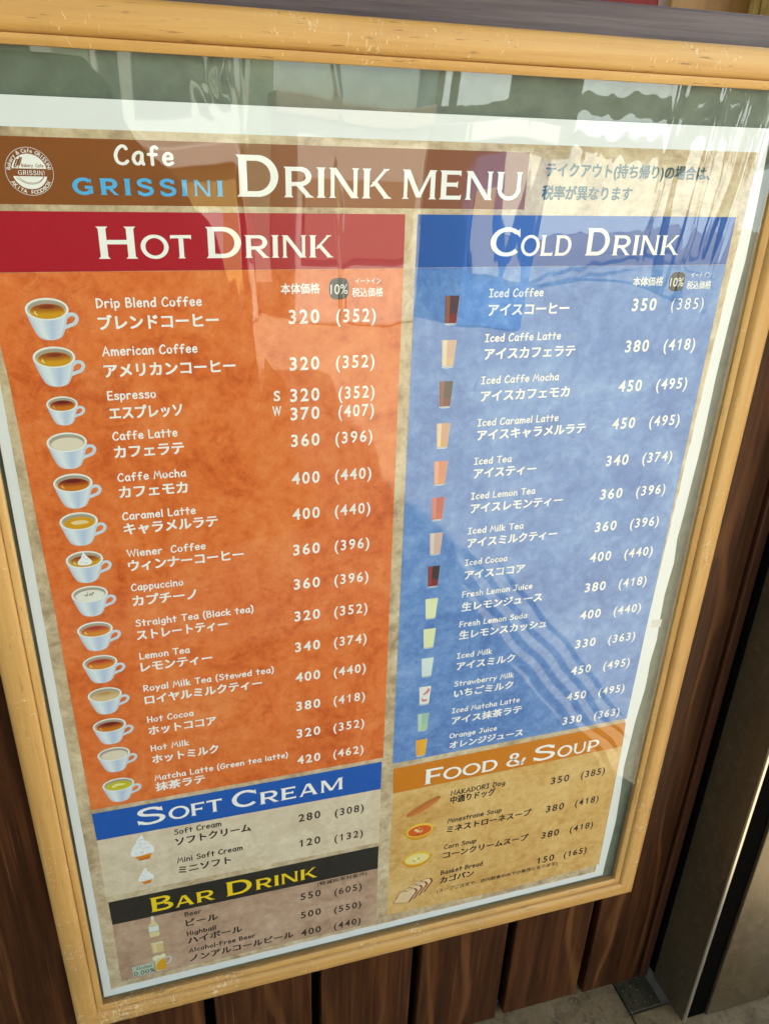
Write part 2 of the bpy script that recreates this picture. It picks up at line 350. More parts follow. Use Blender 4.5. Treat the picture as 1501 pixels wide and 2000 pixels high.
# ------------------------------------------------------------------ picture frame
OX0, OX1, OY0, OY1 = -273.5, 300.0, -312.0, 510.8          # opening, mm
PROF = [(0, 0.5), (0, 4.4), (0.8, 5.0), (4.4, 6.4), (5.4, 6.2), (5.8, 5.0), (6.3, 7.6), (7.6, 9.4), (10, 10.2), (16, 10.9), (22, 10.2), (24.6, 8.6), (25.8, 6.0), (26, 3), (26, -9.6), (3, -9.6)]
frame = empty('picture_frame', 'worn honey-coloured wooden frame with clear wrinkled film, hung on dark planks', 'picture frame')
def rail(name, c0, c1, out, mat, seed):
    """c0->c1 along the opening edge (mm), out = outward direction (dx, dy); corners mitred"""
    N = 40; verts = []; faces = []; dx, dy = (c1[0] - c0[0]), (c1[1] - c0[1]); L = math.hypot(dx, dy); ux, uy = dx / L, dy / L
    n = len(PROF)
    for i in range(N + 1):
        for j, (u, h) in enumerate(PROF):
            s0 = -u + 0.15; s1 = L + u - 0.15
            s = s0 + (s1 - s0) * i / N
            w = noise.noise(Vector((s * 0.012, seed, j * 0.05))) * 0.14 if 0 < i < N else 0
            px = c0[0] + ux * s + out[0] * (u + (w if j > 0 else 0)); py = c0[1] + uy * s + out[1] * (u + (w if j > 0 else 0))
            verts.append(P(px, py, h + (w * 0.6 if 1 < j < 13 else 0)))
    for i in range(N):
        for j in range(n):
            a_, b_ = i * n + j, i * n + (j + 1) % n
            faces.append((a_, b_, b_ + n, a_ + n))
    faces.append(tuple(range(n))); faces.append(tuple(reversed(range(N * n, N * n + n))))
    o = meshobj(name, verts, faces, mat, frame)
    bm = bmesh.new(); bm.from_mesh(o.data); bmesh.ops.recalc_face_normals(bm, faces=bm.faces); bm.to_mesh(o.data); bm.free()
    o.data.polygons.foreach_set('use_smooth', [len(p.vertices) == 4 for p in o.data.polygons])
    try: o.data.set_sharp_from_angle(angle=math.radians(38))
    except Exception: pass
    return o
rail('frame_rail', (OX0, OY0), (OX1, OY0), (0, -1), M_frame_h, 1)
rail('frame_rail', (OX1, OY1), (OX0, OY1), (0, 1), M_frame_h, 5)
rail('frame_rail', (OX0, OY1), (OX0, OY0), (-1, 0), M_frame_v, 9)
rail('frame_rail', (OX1, OY0), (OX1, OY1), (1, 0), M_frame_v, 13)
bb = meshobj('mount_board', [P(OX0 - 2, OY1 + 2, -2.5), P(OX1 + 2, OY1 + 2, -2.5), P(OX1 + 2, OY0 - 2, -2.5), P(OX0 - 2, OY0 - 2, -2.5),
             P(OX0 - 2, OY1 + 2, -5), P(OX1 + 2, OY1 + 2, -5), P(OX1 + 2, OY0 - 2, -5), P(OX0 - 2, OY0 - 2, -5)],
             [(0, 1, 2, 3), (7, 6, 5, 4), (0, 4, 5, 1), (1, 5, 6, 2), (2, 6, 7, 3), (3, 7, 4, 0)], M_mount, frame)

# rippled film
def film_height(x, y):
    v = noise.noise
    up = max(0.0, min(1.0, (120 - y) / 380)); rt = max(0.0, min(1.0, (x + 200) / 420))
    lean = x + 0.10 * (y + 300) * (0.3 + rt)
    a = v(Vector((lean * 0.030, y * 0.0028, 3.1)))                       # long upright ripples
    b = v(Vector((lean * 0.085, y * 0.0040, 7.7)))
    c = v(Vector((x * 0.010, y * 0.009, 1.3)))
    e = v(Vector((lean * 0.21, y * 0.006, 2.2)))
    h = 0.75 * c + (0.42 * a + 0.06 * b + 0.010 * e) * (0.10 + 0.90 * up * (0.30 + 0.70 * rt))
    # long sharp crease near the right edge, and a few upright ones higher up
    for (ax, ay, bx, by, wd, am) in ((282, -300, 252, -60, 2.6, .55), (243, -312, 232, -190, 3.0, .40), (205, -312, 196, -205, 2.4, .30), (-106, -312, -98, -120, 2.2, .32), (-42, -312, -36, -150, 2.0, .26), (262, -312, 250, -215, 2.2, .35)):
        if ay - 15 < y < by + 25:
            xx = ax + (bx - ax) * (y - ay) / (by - ay) + 3.0 * v(Vector((0, y * .03, ax)))
            if abs(x - xx) < 4 * wd:
                fade = min(1, max(0, (by + 25 - y) / 40)) * (0.6 + 0.8 * v(Vector((ax, y * .02, 1))))
                h += am * fade * math.exp(-((x - xx) / wd) ** 2)
    for (ax, ay, sg, am) in ((25.5, 320, 4.0, 1.5), (38, 322, 2.2, .5), (-25.5, 122, 2.6, .8)):  # small dimples added to catch glints in the film
        r2 = (x - ax) ** 2 + (y - ay) ** 2
        if r2 < 16 * sg * sg: h += am * math.exp(-r2 / (sg * sg)) * (1 + .5 * v(Vector((x * .4, y * .4, 3))))
    # diagonal creases, lower right
    dg = (x - 95) * 0.78 - (y - 70) * 0.62
    along = (x - 95) * 0.62 + (y - 70) * 0.78
    if -40 < along < 330:
        wdt = min(1, 1.4 * (1 - abs(along - 145) / 185))
        h += 0.55 * max(0, wdt) * math.exp(-(dg / 26.0) ** 2) * math.sin(dg * 0.42 + 2.5 * v(Vector((along * 0.02, 0, 5))))
    # crumple near the top
    h += 0.35 * math.exp(-(((x + 118) / 7) ** 2 + ((y + 296) / 12) ** 2)) * v(Vector((x * 0.11, y * 0.07, 9)))
    return h
NX, NY = 440, 480
fv = []; ff = []
for j in range(NY + 1):
    for i in range(NX + 1):
        x = OX0 - 0.6 + (OX1 - OX0 + 1.2) * i / NX; y = OY0 - 0.6 + (OY1 - OY0 + 1.2) * j / NY
        fv.append(P(x, y, 2.9 + film_height(x, y)))
for j in range(NY):
    for i in range(NX):
        a_ = j * (NX + 1) + i; ff.append((a_, a_ + NX + 1, a_ + NX + 2, a_ + 1))
meshobj('clear_film', fv, ff, M_film, frame, None, True)

# ------------------------------------------------------------------ poster
poster = empty('menu_poster', 'large printed cafe drink menu with orange and blue price columns, inside the wooden frame', 'menu poster')

def sheet(name, pts, mat, d, parent):
    """flat outline (mm) printed or laid at d mm above the datum"""
    return meshobj(name, [P(x, y, d) for x, y in reversed(pts)], [tuple(range(len(pts)))], mat, parent)
def quad(x0, y0, x1, y1): return [(x0, y0), (x1, y0), (x1, y1), (x0, y1)]

# white sheet with a wavy right edge, 0.4 mm thick
random.seed(4)
edge = [(290.5, -287.3), (292.0, -252), (293.4, -192), (290.8, -140), (289.9, -91), (290.2, -30), (288.2, 30), (286.6, 58), (289.0, 84), (286.4, 120), (287.3, 149), (288.6, 172), (286.6, 200), (287.6, 233), (284.2, 275), (282.8, 338), (285.2, 372), (287.4, 416), (286.3, 460), (285.4, 505)]
pts = [(-270.8, -287.3)]
for i in range(len(edge) - 1):
    for q in range(4):
        f = q / 4; pts.append((edge[i][0] * (1 - f) + edge[i + 1][0] * f + noise.noise(Vector((i + f, 2.2, 0))) * 0.5, edge[i][1] * (1 - f) + edge[i + 1][1] * f))
pts += [edge[-1], (-271.6, 506)]
n = len(pts)
pv = [P(x, y, 0.0) for x, y in pts] + [P(x, y, -0.5) for x, y in pts]
pf = [tuple(reversed(range(n))), tuple(range(n, 2 * n))] + [(i, (i + 1) % n, n + (i + 1) % n, n + i) for i in range(n)]
meshobj('paper', pv, pf, M_paper, poster)

# parchment print with slightly uneven rim
rim = []
def wob(x, y): return noise.noise(Vector((x * 0.06, y * 0.06, 4))) * 0.9 + noise.noise(Vector((x * 0.25, y * 0.25, 1))) * 0.5
for i in range(60): x = -264.8 + (284.0 + 264.8) * i / 60; rim.append((x, -271.0))
for i in range(80): y = -271.0 + (498 + 271.0) * i / 80; rim.append((284.0 - (13.0 * min(1, max(0, (y + 250) / 480)) if y < 300 else 13.0 - 3 * (y - 300) / 200) + wob(284, y), y))
for i in range(60): x = 274.0 - (274.0 + 263.3) * i / 60; rim.append((x, 498.0 - 2 + wob(x, 498)))
for i in range(80): y = 497.0 - (497.0 + 271.0) * i / 80; rim.append((-264.0 + 0.3 * wob(-264, y), y))
sheet('parchment_print', rim, M_parch, 0.12, poster)

# strip of clear tape over the wavy edge
M_tape = Nodes('yellowed_tape', 0.3, 0.5).col((0.62, 0.61, 0.54, 1))
sheet('tape', [(278.5, 146.0), (289.6, 147.2), (289.2, 156.0), (277.9, 154.6)], M_tape, 0.20, poster)

# --- lettering engines -------------------------------------------------------
class Ink2D:
    """collects filled outlines (mm, y up, local) in one mesh; each stroke sits a few microns above the last"""
    def __init__(s): s.v = []; s.f = []; s.k = 0
    def strip(s, L, R):
        b = len(s.v); z = s.k * 0.006; s.k = (s.k + 1) % 16
        for a_, c in zip(L, R): s.v.append((a_[0], a_[1], z)); s.v.append((c[0], c[1], z))
        for i in range(len(L) - 1): s.f.append((b + 2 * i, b + 2 * i + 1, b + 2 * i + 3, b + 2 * i + 2))
    def poly(s, pts):
        b = len(s.v); z = s.k * 0.006; s.k = (s.k + 1) % 16
        s.v += [(x, y, z) for x, y in pts]; s.f.append(tuple(range(b, b + len(pts))))
    def stroke(s, pts, w, caps='round', w2=None):
        n = len(pts)
        if n == 1: return s.poly([(pts[0][0] + w * 0.62 * math.cos(t * math.pi / 5), pts[0][1] + w * 0.62 * math.sin(t * math.pi / 5)) for t in range(10)])
        L = []; R = []
        for i in range(n):
            if i == 0: t0 = t1 = None
            d0 = Vector((pts[i][0] - pts[i - 1][0], pts[i][1] - pts[i - 1][1])).normalized() if i else None
            d1 = Vector((pts[i + 1][0] - pts[i][0], pts[i + 1][1] - pts[i][1])).normalized() if i < n - 1 else None
            if d0 is None: d0 = d1
            if d1 is None: d1 = d0
            m = (d0 + d1)
            if m.length < 1e-4: m = d1
            m.normalize(); nn = Vector((-m.y, m.x)); cs = max(0.55, nn.dot(Vector((-d1.y, d1.x))))
            hw = 0.5 * (w if w2 is None else (w * abs(d1.y) + w2 * abs(d1.x)) / (abs(d1.x) + abs(d1.y))) / cs
            L.append((pts[i][0] + nn.x * hw, pts[i][1] + nn.y * hw)); R.append((pts[i][0] - nn.x * hw, pts[i][1] - nn.y * hw))
        if caps == 'round':
            def cap(p, d):
                a0 = math.atan2(d.y, d.x); res = []
                for q in range(1, 5):
                    th = q / 5 * math.pi / 2
                    cx, cy = p[0] + d.x * w / 2 * math.sin(th), p[1] + d.y * w / 2 * math.sin(th); h = w / 2 * math.cos(th)
                    res.append(((cx - d.y * h, cy + d.x * h), (cx + d.y * h, cy - d.x * h)))
                return res
            de = Vector((pts[-1][0] - pts[-2][0], pts[-1][1] - pts[-2][1])).normalized()
            ds = Vector((pts[0][0] - pts[1][0], pts[0][1] - pts[1][1])).normalized()
            for l_, r_ in cap(pts[-1], de): L.append(l_); R.append(r_)
            for l_, r_ in cap(pts[0], ds): L.insert(0, r_); R.insert(0, l_)
        s.strip(L, R)
    def bounds(s):
        X = [v[0] for v in s.v]; Y = [v[1] for v in s.v]; return min(X), max(X), min(Y), max(Y)

def crom(p, per=5):
    if len(p) < 3: return p
    q = [p[0]] + list(p) + [p[-1]]; out = []
    closed = p[0] == p[-1]
    if closed: q[0] = p[-2]; q[-1] = p[1]
    for i in range(1, len(q) - 2):
        for t in range(per):
            t /= per; a_, b_, c, d = q[i - 1], q[i], q[i + 1], q[i + 2]
            out.append(tuple(0.5 * (2 * b_[k] + (c[k] - a_[k]) * t + (2 * a_[k] - 5 * b_[k] + 4 * c[k] - d[k]) * t * t + (3 * b_[k] - a_[k] - 3 * c[k] + d[k]) * t ** 3) for k in (0, 1)))
    out.append(p[-1]); return out

# hand-drawn round letters: advance | strokes; '~' marks a curve; unit = tenth of the capital height
HAND = {
'A': '6.6|0,0 3.5,10 6.4,0|1.3,3.4 5.3,3.4', 'B': '5.6|.5,.1 .5,9.9|~.5,9.9 3.4,9.6 4.6,7.8 3.2,5.8 .6,5.3|~.6,5.3 4.2,4.9 5.4,2.8 4,.6 .5,.1',
'C': '5.8|~5.6,8.4 4.7,9.7 3,9.6 1.2,7.4 .3,4.4 1,1.3 2.9,.1 4.6,.4 5.8,1.6', 'D': '6.2|.5,.1 .7,9.9|~.7,9.9 3.6,9 5.7,6.4 5.6,3.6 3.4,1 .5,.1',
'E': '5|4.9,9.8 .5,9.8 .5,.2 5,.2|.5,5.2 4.4,5.2', 'F': '5|5,9.8 .5,9.8 .5,0|.5,5.2 4.4,5.2', 'G': '6.6|~5.8,8.4 4.7,9.7 3,9.5 1.1,7.2 .3,4.2 1,1.3 3,.1 5.2,1 6.2,4.4|3.6,4.5 6.6,4.5',
'H': '6|.5,0 .5,10|5.5,0 5.5,10|.5,5 5.5,5', 'I': '4.6|.2,9.8 4.4,9.8|2.3,9.8 2.3,.2|.2,.2 4.4,.2', 'J': '5.6|1.6,9.8 6,9.8|~4,9.8 4,3.5 3.4,1 2,.1 .4,1.4',
'K': '5.4|.5,0 .5,10|5,9.6 .7,4.4 5.4,.1', 'L': '4.8|.5,10 .5,.2 4.9,.2', 'M': '7.6|0,0 1.6,9.8 3.8,3.4 6,9.8 7.6,0', 'N': '6.8|.5,0 .5,9.6 6.2,.4 6.2,10',
'O': '7|~3.5,9.8 1.2,8.4 .3,5 1.2,1.4 3.5,.2 5.9,1.5 6.7,5 5.8,8.4 3.5,9.8', 'R': '5.6|.5,0 .5,9.8|~.5,9.8 3.6,9.5 5,7.6 3.6,5.4 .6,4.6|1.8,4.8 5.6,.1',
'S': '5.4|~5,8.6 3.6,9.8 1.5,9.2 .9,7.4 2.2,5.8 4.2,4.8 5.2,3 4.2,.8 2.2,.2 .2,1.3', 'T': '6|0,9.8 6.2,9.8|3.1,9.8 3.1,0', 'W': '9|0,9.9 2.2,.2 4.5,8.6 6.8,.2 9,9.9',
'a': '5|~4.6,5.8 3,6.6 1.2,5.4 .4,3 1.2,.6 2.9,.3 4.2,2.4 4.6,5.8|~4.6,5.8 4.5,2 5.1,.1', 'b': '4.8|.5,10 .5,.2|~.5,4.6 2,6.2 4,5.4 4.7,3.2 3.6,.7 1.8,.2 .5,1.2',
'c': '4.4|~4.3,5.4 3.2,6.4 1.6,5.8 .4,3.2 1.2,.8 2.8,.2 4.4,1.2', 'd': '5|4.6,10 4.6,.1|~4.6,4.4 3,6.2 1.2,5.2 .4,2.8 1.4,.5 3.2,.4 4.6,1.8',
'e': '4.8|.6,3.3 4.3,3.6|~4.4,3.6 4.2,5.5 2.8,6.5 1.2,5.6 .4,3.2 1.2,.8 2.8,.2 4.6,1.2', 'f': '4.6|~4.5,9.2 3.4,9.9 2.1,8.6 1.9,5 1.9,0|.2,5.6 4,5.6',
'g': '4.8|~4.4,5.6 2.8,6.5 1.2,5.4 .4,3.2 1.4,1.1 3,1.2 4.3,3.2|~4.4,5.8 4.4,.4 3.7,-2.2 2,-2.8 .5,-1.8', 'h': '4.8|.5,10 .5,0|~.5,4.2 2,6.2 3.8,5.8 4.4,3.6 4.5,0',
'i': '1.2|.6,6.2 .6,0|.6,8.8', 'k': '4.6|.5,10 .5,0|4.2,6 .7,2.8 4.7,0', 'l': '1.2|.6,10 .6,0', 'm': '7.4|.5,6.3 .5,0|~.5,4.2 1.8,6.2 3.2,5.6 3.7,3.4 3.7,0|~3.7,4.2 5.2,6.2 6.5,5.4 7,3.2 7,0',
'n': '4.8|.5,6.3 .5,0|~.5,4.2 2,6.2 3.8,5.8 4.4,3.6 4.5,0', 'o': '5|~2.5,6.4 .9,5.4 .4,3.2 1.1,.9 2.5,.2 4.1,1.1 4.7,3.3 4,5.6 2.5,6.4',
'p': '4.8|.5,6.2 .5,-3|~.5,4.8 2.2,6.3 4,5.4 4.6,3.2 3.6,.8 2,.2 .5,1.4', 'r': '4|.5,6.3 .5,0|~.5,3.8 1.5,5.8 2.9,6.4 4,5.6', 's': '4.2|~4,5.6 2.6,6.4 .9,5.6 1.2,4 3,3.2 4.1,1.8 3,.3 .3,.6',
't': '4.4|2.1,9.2 2.1,0|.1,6.2 4.3,6.2', 'u': '4.8|~.5,6.2 .5,2.4 1.6,.3 3.2,.6 4.3,2.6|4.4,6.2 4.5,0', 'w': '6.6|.1,6.2 1.7,.2 3.3,5 4.9,.2 6.6,6.2', 'y': '4.8|.2,6.2 2.4,.9|4.7,6.2 .9,-3',
'(': '2.2|~2.2,11 .7,8 .4,4 .9,.4 2,-2.4', ')': '2.2|~0,11 1.5,8 1.8,4 1.3,.4 .2,-2.4', '-': '3.6|.2,4.2 3.4,4.2', '0': '5.4|~2.7,9.8 .9,8 .3,5 1,1.6 2.7,.2 4.5,1.8 5.1,5 4.4,8.2 2.7,9.8',
'.': '1.2|.6,.5', '%': '8|7,10 1,0|~2,9.6 .6,8.6 .8,6.6 2,5.8 3.2,6.8 3.2,8.8 2,9.6|~6.2,4 4.9,3 5,1 6.2,.2 7.4,1.2 7.4,3.2 6.2,4'}
def parse(d):
    res = {}
    for ch, s in d.items():
        a_, *st = s.split('|'); lst = []
        for q in st:
            sm = q.startswith('~'); p = [tuple(float(c) for c in w.split(',')) for w in q.lstrip('~').split()]
            lst.append(crom(p) if sm else p)
        res[ch] = (float(a_), lst)
    return res
HANDG = parse(HAND)
def hand(text, w=1.72, gap=2.0, space=4.4):
    k = Ink2D(); x = 0
    for ch in text:
        if ch == ' ': x += space; continue
        adv, st = HANDG[ch]
        for p in st: k.stroke([(x + a_, b_) for a_, b_ in p], w)
        x += adv + gap
    return k

def ell(cx, cy, rx, ry, a0, a1, n=26): return [(cx + rx * math.cos(math.radians(a0 + (a1 - a0) * i / n)), cy + ry * math.sin(math.radians(a0 + (a1 - a0) * i / n))) for i in range(n + 1)]
WS, WT, SF = 0.19, 0.138, 0.055
class Cap:
    """engraver-style capitals with tiny sharp serifs, capital height 1"""
    def __init__(s, k, x, sc): s.k = k; s.x = x; s.sc = sc
    def p(s, pts): s.k.poly([(s.x + a_ * s.sc, b_ * s.sc) for a_, b_ in pts])
    def stem(s, x, y0=0.0, y1=1.0, w=None, bot=True, top=True):
        w = w or WS; h = w / 2; pts = []
        pts += [(x - h - SF, y0), (x + h + SF, y0), (x + h, y0 + .07)] if bot else [(x - h, y0), (x + h, y0)]
        pts += [(x + h, y1 - .07), (x + h + SF, y1), (x - h - SF, y1), (x - h, y1 - .07)] if top else [(x + h, y1), (x - h, y1)]
        if bot: pts.append((x - h, y0 + .07))
        s.p(pts)
    def bar(s, x0, x1, y, flare=0, t=None):
        t = t or WT; h = t / 2; up, dn = (SF if flare in (1, 3) else 0), (SF if flare in (2, 3) else 0)
        s.p([(x0, y - h), (x1 - (.06 if flare else 0), y - h)] + ([(x1, y - h - dn), (x1 + .01, y + h + up)] if flare else [(x1, y - h), (x1, y + h)]) + [(x1 - (.06 if flare else 0), y + h), (x0, y + h)])
    def cv(s, pts, w=None, w2=None): w = w or WS; w2 = w2 or WT; s.k.stroke([(s.x + a_ * s.sc, b_ * s.sc) for a_, b_ in pts], w * s.sc, 'flat', w2 * s.sc)
    def dia(s, x0, y0, x1, y1, w=WS): s.p([(x0 - w / 2, y0), (x0 + w / 2, y0), (x1 + w / 2, y1), (x1 - w / 2, y1)])
    def foot(s, x, y, w=WS):
        s.p([(x - w / 2 - SF, y), (x + w / 2 + SF, y), (x + w / 2 - .02, y + (.06 if y < .5 else -.06)), (x - w / 2 + .02, y + (.06 if y < .5 else -.06))])
def cap_glyph(c, ch):
    t = WT / 2
    if ch == 'I': c.stem(.14); return .28
    if ch == 'D': c.stem(.14); c.bar(.14, .46, 1 - t); c.bar(.14, .46, t); c.cv(ell(.46, .5, .42, .5 - t, 90, -90)); return .97
    if ch in 'RPB':
        c.stem(.14)
        if ch == 'B':
            c.bar(.14, .5, 1 - t); c.bar(.14, .52, .53); c.bar(.14, .54, t); c.cv(ell(.5, .765, .2, .235 - t, 90, -90)); c.cv(ell(.54, .265, .25, .265 - t, 90, -90)); return .9
        m = .44 if ch == 'R' else .40
        c.bar(.14, .5, 1 - t); c.bar(.14, .5, m); c.cv(ell(.5, (1 - t + m) / 2, .27, (1 - t - m) / 2, 90, -90))
        if ch == 'R': c.dia(.80, 0, .44, m, .19); c.foot(.80, 0, .19); return .93
        return .84
    if ch == 'N': c.stem(.13, w=.125); c.stem(.87, w=.125); c.dia(.83, 0, .15, 1, .19); return 1.0
    if ch == 'K': c.stem(.14); c.dia(.30, .40, .78, 1, .12); c.foot(.78, 1, .13); c.dia(.84, 0, .40, .56, .19); c.foot(.84, 0, .19); return .98
    if ch == 'M': c.stem(.13, w=.12); c.stem(1.05, w=.16); c.dia(.58, .06, .17, 1, .18); c.dia(.58, .06, 1.0, 1, .12); return 1.19
    if ch == 'E': c.stem(.14); c.bar(.14, .72, 1 - t, 2); c.bar(.14, .62, .52, 3); c.bar(.14, .75, t, 1); return .78
    if ch == 'F': c.stem(.14); c.bar(.14, .74, 1 - t, 2); c.bar(.14, .62, .48, 3); return .76
    if ch == 'L': c.stem(.14); c.bar(.14, .74, t, 1); return .77
    if ch == 'T': c.stem(.43, top=False); c.bar(.03, .84, 1 - t, 2); c.p([(.08, 1), (.02, 1 - WT - SF), (.0, 1 - t), (.02, 1)]); return .86
    if ch == 'H': c.stem(.14); c.stem(.84); c.bar(.14, .84, .52); return .98
    if ch == 'U': c.stem(.14, .38, 1, bot=False); c.stem(.82, .38, 1, w=.13, bot=False); c.cv(ell(.48, .39, .34, .39 - t, 180, 360), .15); return .96
    if ch == 'O': c.cv(ell(.53, .5, .46, .5 - t + .015, 90, 450, 44)); return 1.06
    if ch == 'C': c.cv(ell(.53, .5, .46, .5 - t + .015, 48, 318, 36)); c.p([(.80, .80), (.93, .98), (.96, .66), (.90, .72)]); return .97
    if ch == 'G': c.cv(ell(.53, .5, .46, .5 - t + .015, 48, 330, 36)); c.p([(.80, .80), (.93, .98), (.95, .68), (.90, .72)]); c.stem(.92, .06, .44, w=.15, bot=False, top=False); c.bar(.58, 1.0, .44); return 1.06
    if ch == 'S': c.cv(crom([(.76, .80), (.60, .93), (.38, .95), (.18, .86), (.15, .70), (.28, .59), (.52, .52), (.73, .43), (.80, .28), (.70, .12), (.46, .05), (.26, .08), (.10, .20)]), WS * .9, WT); c.p([(.68, .80), (.80, .98), (.83, .70), (.79, .72)]); c.p([(.17, .22), (.06, .02), (.03, .32), (.08, .30)]); return .88
    if ch == 'A': c.dia(.13, 0, .45, 1, .11); c.dia(.85, 0, .50, 1, .19); c.bar(.26, .70, .31); c.foot(.13, 0, .12); c.foot(.85, 0, .19); return .99
    if ch == '&': c.cv(crom([(.98, .50), (.86, .24), (.66, .08), (.40, .05), (.18, .14), (.13, .32), (.28, .48), (.50, .60), (.60, .76), (.50, .92), (.34, .92), (.24, .78), (.34, .60), (.60, .30), (.92, .02)]), .15, .12); return 1.02
    return .4
def caps(text, gap=0.10):
    k = Ink2D(); x = 0
    for ch in text: x += cap_glyph(Cap(k, x, 1.0), ch) + gap
    return k

_fc = {}
def fontmesh(text, bold=0.0, track=1.0):
    """gothic type from Blender's built-in font -> Ink2D-like container"""
    heavy = bold if ord(max(text)) > 0x2fff else 0.0
    key = (text, bold, track)
    if key in _fc: return _fc[key]
    cu = bpy.data.curves.new('type', 'FONT'); cu.body = text; cu.size = 1.0; cu.offset = 0.0 if heavy else bold; cu.space_character = track; cu.resolution_u = 3
    ob = bpy.data.objects.new('type', cu); COL.objects.link(ob)
    dg = bpy.context.evaluated_depsgraph_get()
    me = bpy.data.meshes.new_from_object(ob.evaluated_get(dg))
    k = Ink2D(); base = [tuple(v.co) for v in me.vertices]; bf = [tuple(p.vertices) for p in me.polygons]
    # heavier weight: the same outlines printed a hair apart, each a few microns above the last
    offs = [(0, 0)] if not heavy else [(-heavy, -heavy * .7), (heavy, -heavy * .7), (-heavy, heavy * .7), (heavy, heavy * .7)]
    for q, (ox, oy) in enumerate(offs):
        n0 = len(k.v); k.v += [(x + ox, y + oy, z + q * .007) for x, y, z in base]; k.f += [tuple(n0 + i for i in f) for f in bf]
    bpy.data.objects.remove(ob); bpy.data.curves.remove(cu); bpy.data.meshes.remove(me)
    _fc[key] = k; return k

def figures(text, bold, cell=0.63):
    k = Ink2D(); x = 0; H = fontmesh('5', bold).bounds()
    for ch in text:
        if ch == '1':
            h = H[3]; w = 0.088 + 2 * bold; cx = x + cell * .54
            b = len(k.v); k.v += [(cx - w / 2, 0, 0), (cx + w / 2, 0, 0), (cx + w / 2, h, 0), (cx - w * .35, h, 0), (cx - w / 2, h - .07, 0), (cx - .21, h - .17, 0), (cx - .21, h - .25, 0), (cx - w / 2, h - .165, 0)]
            k.f.append(tuple(range(b, b + 8))); x += cell; continue
        g_ = fontmesh(ch, bold); bb = g_.bounds(); c = .36 if ch in '()' else cell; n0 = len(k.v); ox = x + c / 2 - (bb[0] + bb[1]) / 2
        k.v += [(a_ + ox, b_, z) for a_, b_, z in g_.v]; k.f += [tuple(n0 + i for i in f) for f in g_.f]; x += c
    return k

class Print:
    """one printed piece: several inked shapes placed in poster millimetres"""
    def __init__(s, d): s.d = d; s.v = []; s.f = []; s.m = []; s.mats = []
    def mi(s, mat):
        if mat not in s.mats: s.mats.append(mat)
        return s.mats.index(mat)
    def fit(s, k, mat, x0, x1, yb, sy, base=None, shear=0.0, lift=0.0):
        """stretch k's ink to x0..x1; heights scaled by sy; base = local y that sits on yb (default ink bottom)"""
        a_, b_, lo, hi = k.bounds(); sx = (x1 - x0) / (b_ - a_)
        base = lo if base is None else base; n0 = len(s.v); i = s.mi(mat)
        for x, y, z in k.v: s.v.append(P(x0 + (x - a_) * sx + shear * (y - base) * sy, yb - (y - base) * sy, s.d + lift + z))
        for f in k.f: s.f.append(tuple(n0 + q for q in f)); s.m.append(i)
    def poly(s, pts, mat, lift=0.0):
        n0 = len(s.v); s.v += [P(x, y, s.d + lift) for x, y in pts]; s.f.append(tuple(range(n0, n0 + len(pts)))); s.m.append(s.mi(mat))
    def line(s, pts, w, mat, lift=0.0, caps='round'):
        k = Ink2D(); k.stroke(pts, w, caps); n0 = len(s.v); i = s.mi(mat)
        for x, y, z in k.v: s.v.append(P(x, y, s.d + lift + z))
        for f in k.f: s.f.append(tuple(n0 + q for q in f)); s.m.append(i)
    def done(s, name, parent): return meshobj(name, s.v, s.f, s.mats, parent, s.m)

def el(cx, cy, rx, ry, n=28, a0=0, a1=360): return ell(cx, cy, rx, ry, a0, a1, n)[:-1] if a1 - a0 == 360 else ell(cx, cy, rx, ry, a0, a1, n)

DP, DL = 0.24, 0.36           # heights of colour panels and of what is printed on them, mm
def heading(name, pts, mat, segs, inkmat):
    o = sheet(name, pts, mat, DP, poster)
    p = Print(DL)
    for text, x0, x1, yb, h in segs: p.fit(caps(text), inkmat, x0, x1, yb, h, 0.0)
    p.done('heading_lettering', o); return o

# --- title banner
ban = sheet('title_banner', quad(-262.5, -266.0, 95.3, -229.0), M_brown, DP, poster)
p = Print(DL)
p.fit(caps('D'), M_white, -106.2, -79.6, -235.0, 24.6, 0); p.fit(caps('RINK'), M_white, -76.2, -3.2, -235.0, 18.3, 0); p.fit(caps('MENU'), M_white, 3.9, 91.8, -235.0, 18.3, 0)
p.done('title_lettering', ban)
p = Print(DL); p.fit(hand('Cafe', 1.75, 2.6), M_white, -178.9, -143.8, -252.6, 1.0, 0.0); p.done('cafe_lettering', ban)
WS, WT = 0.27, 0.19
p = Print(DL); p.fit(caps('GRISSINI', 0.36), M_sky, -204.6, -114.8, -234.9, 9.4, 0); p.done('cafe_name_lettering', ban)
WS, WT = 0.19, 0.138
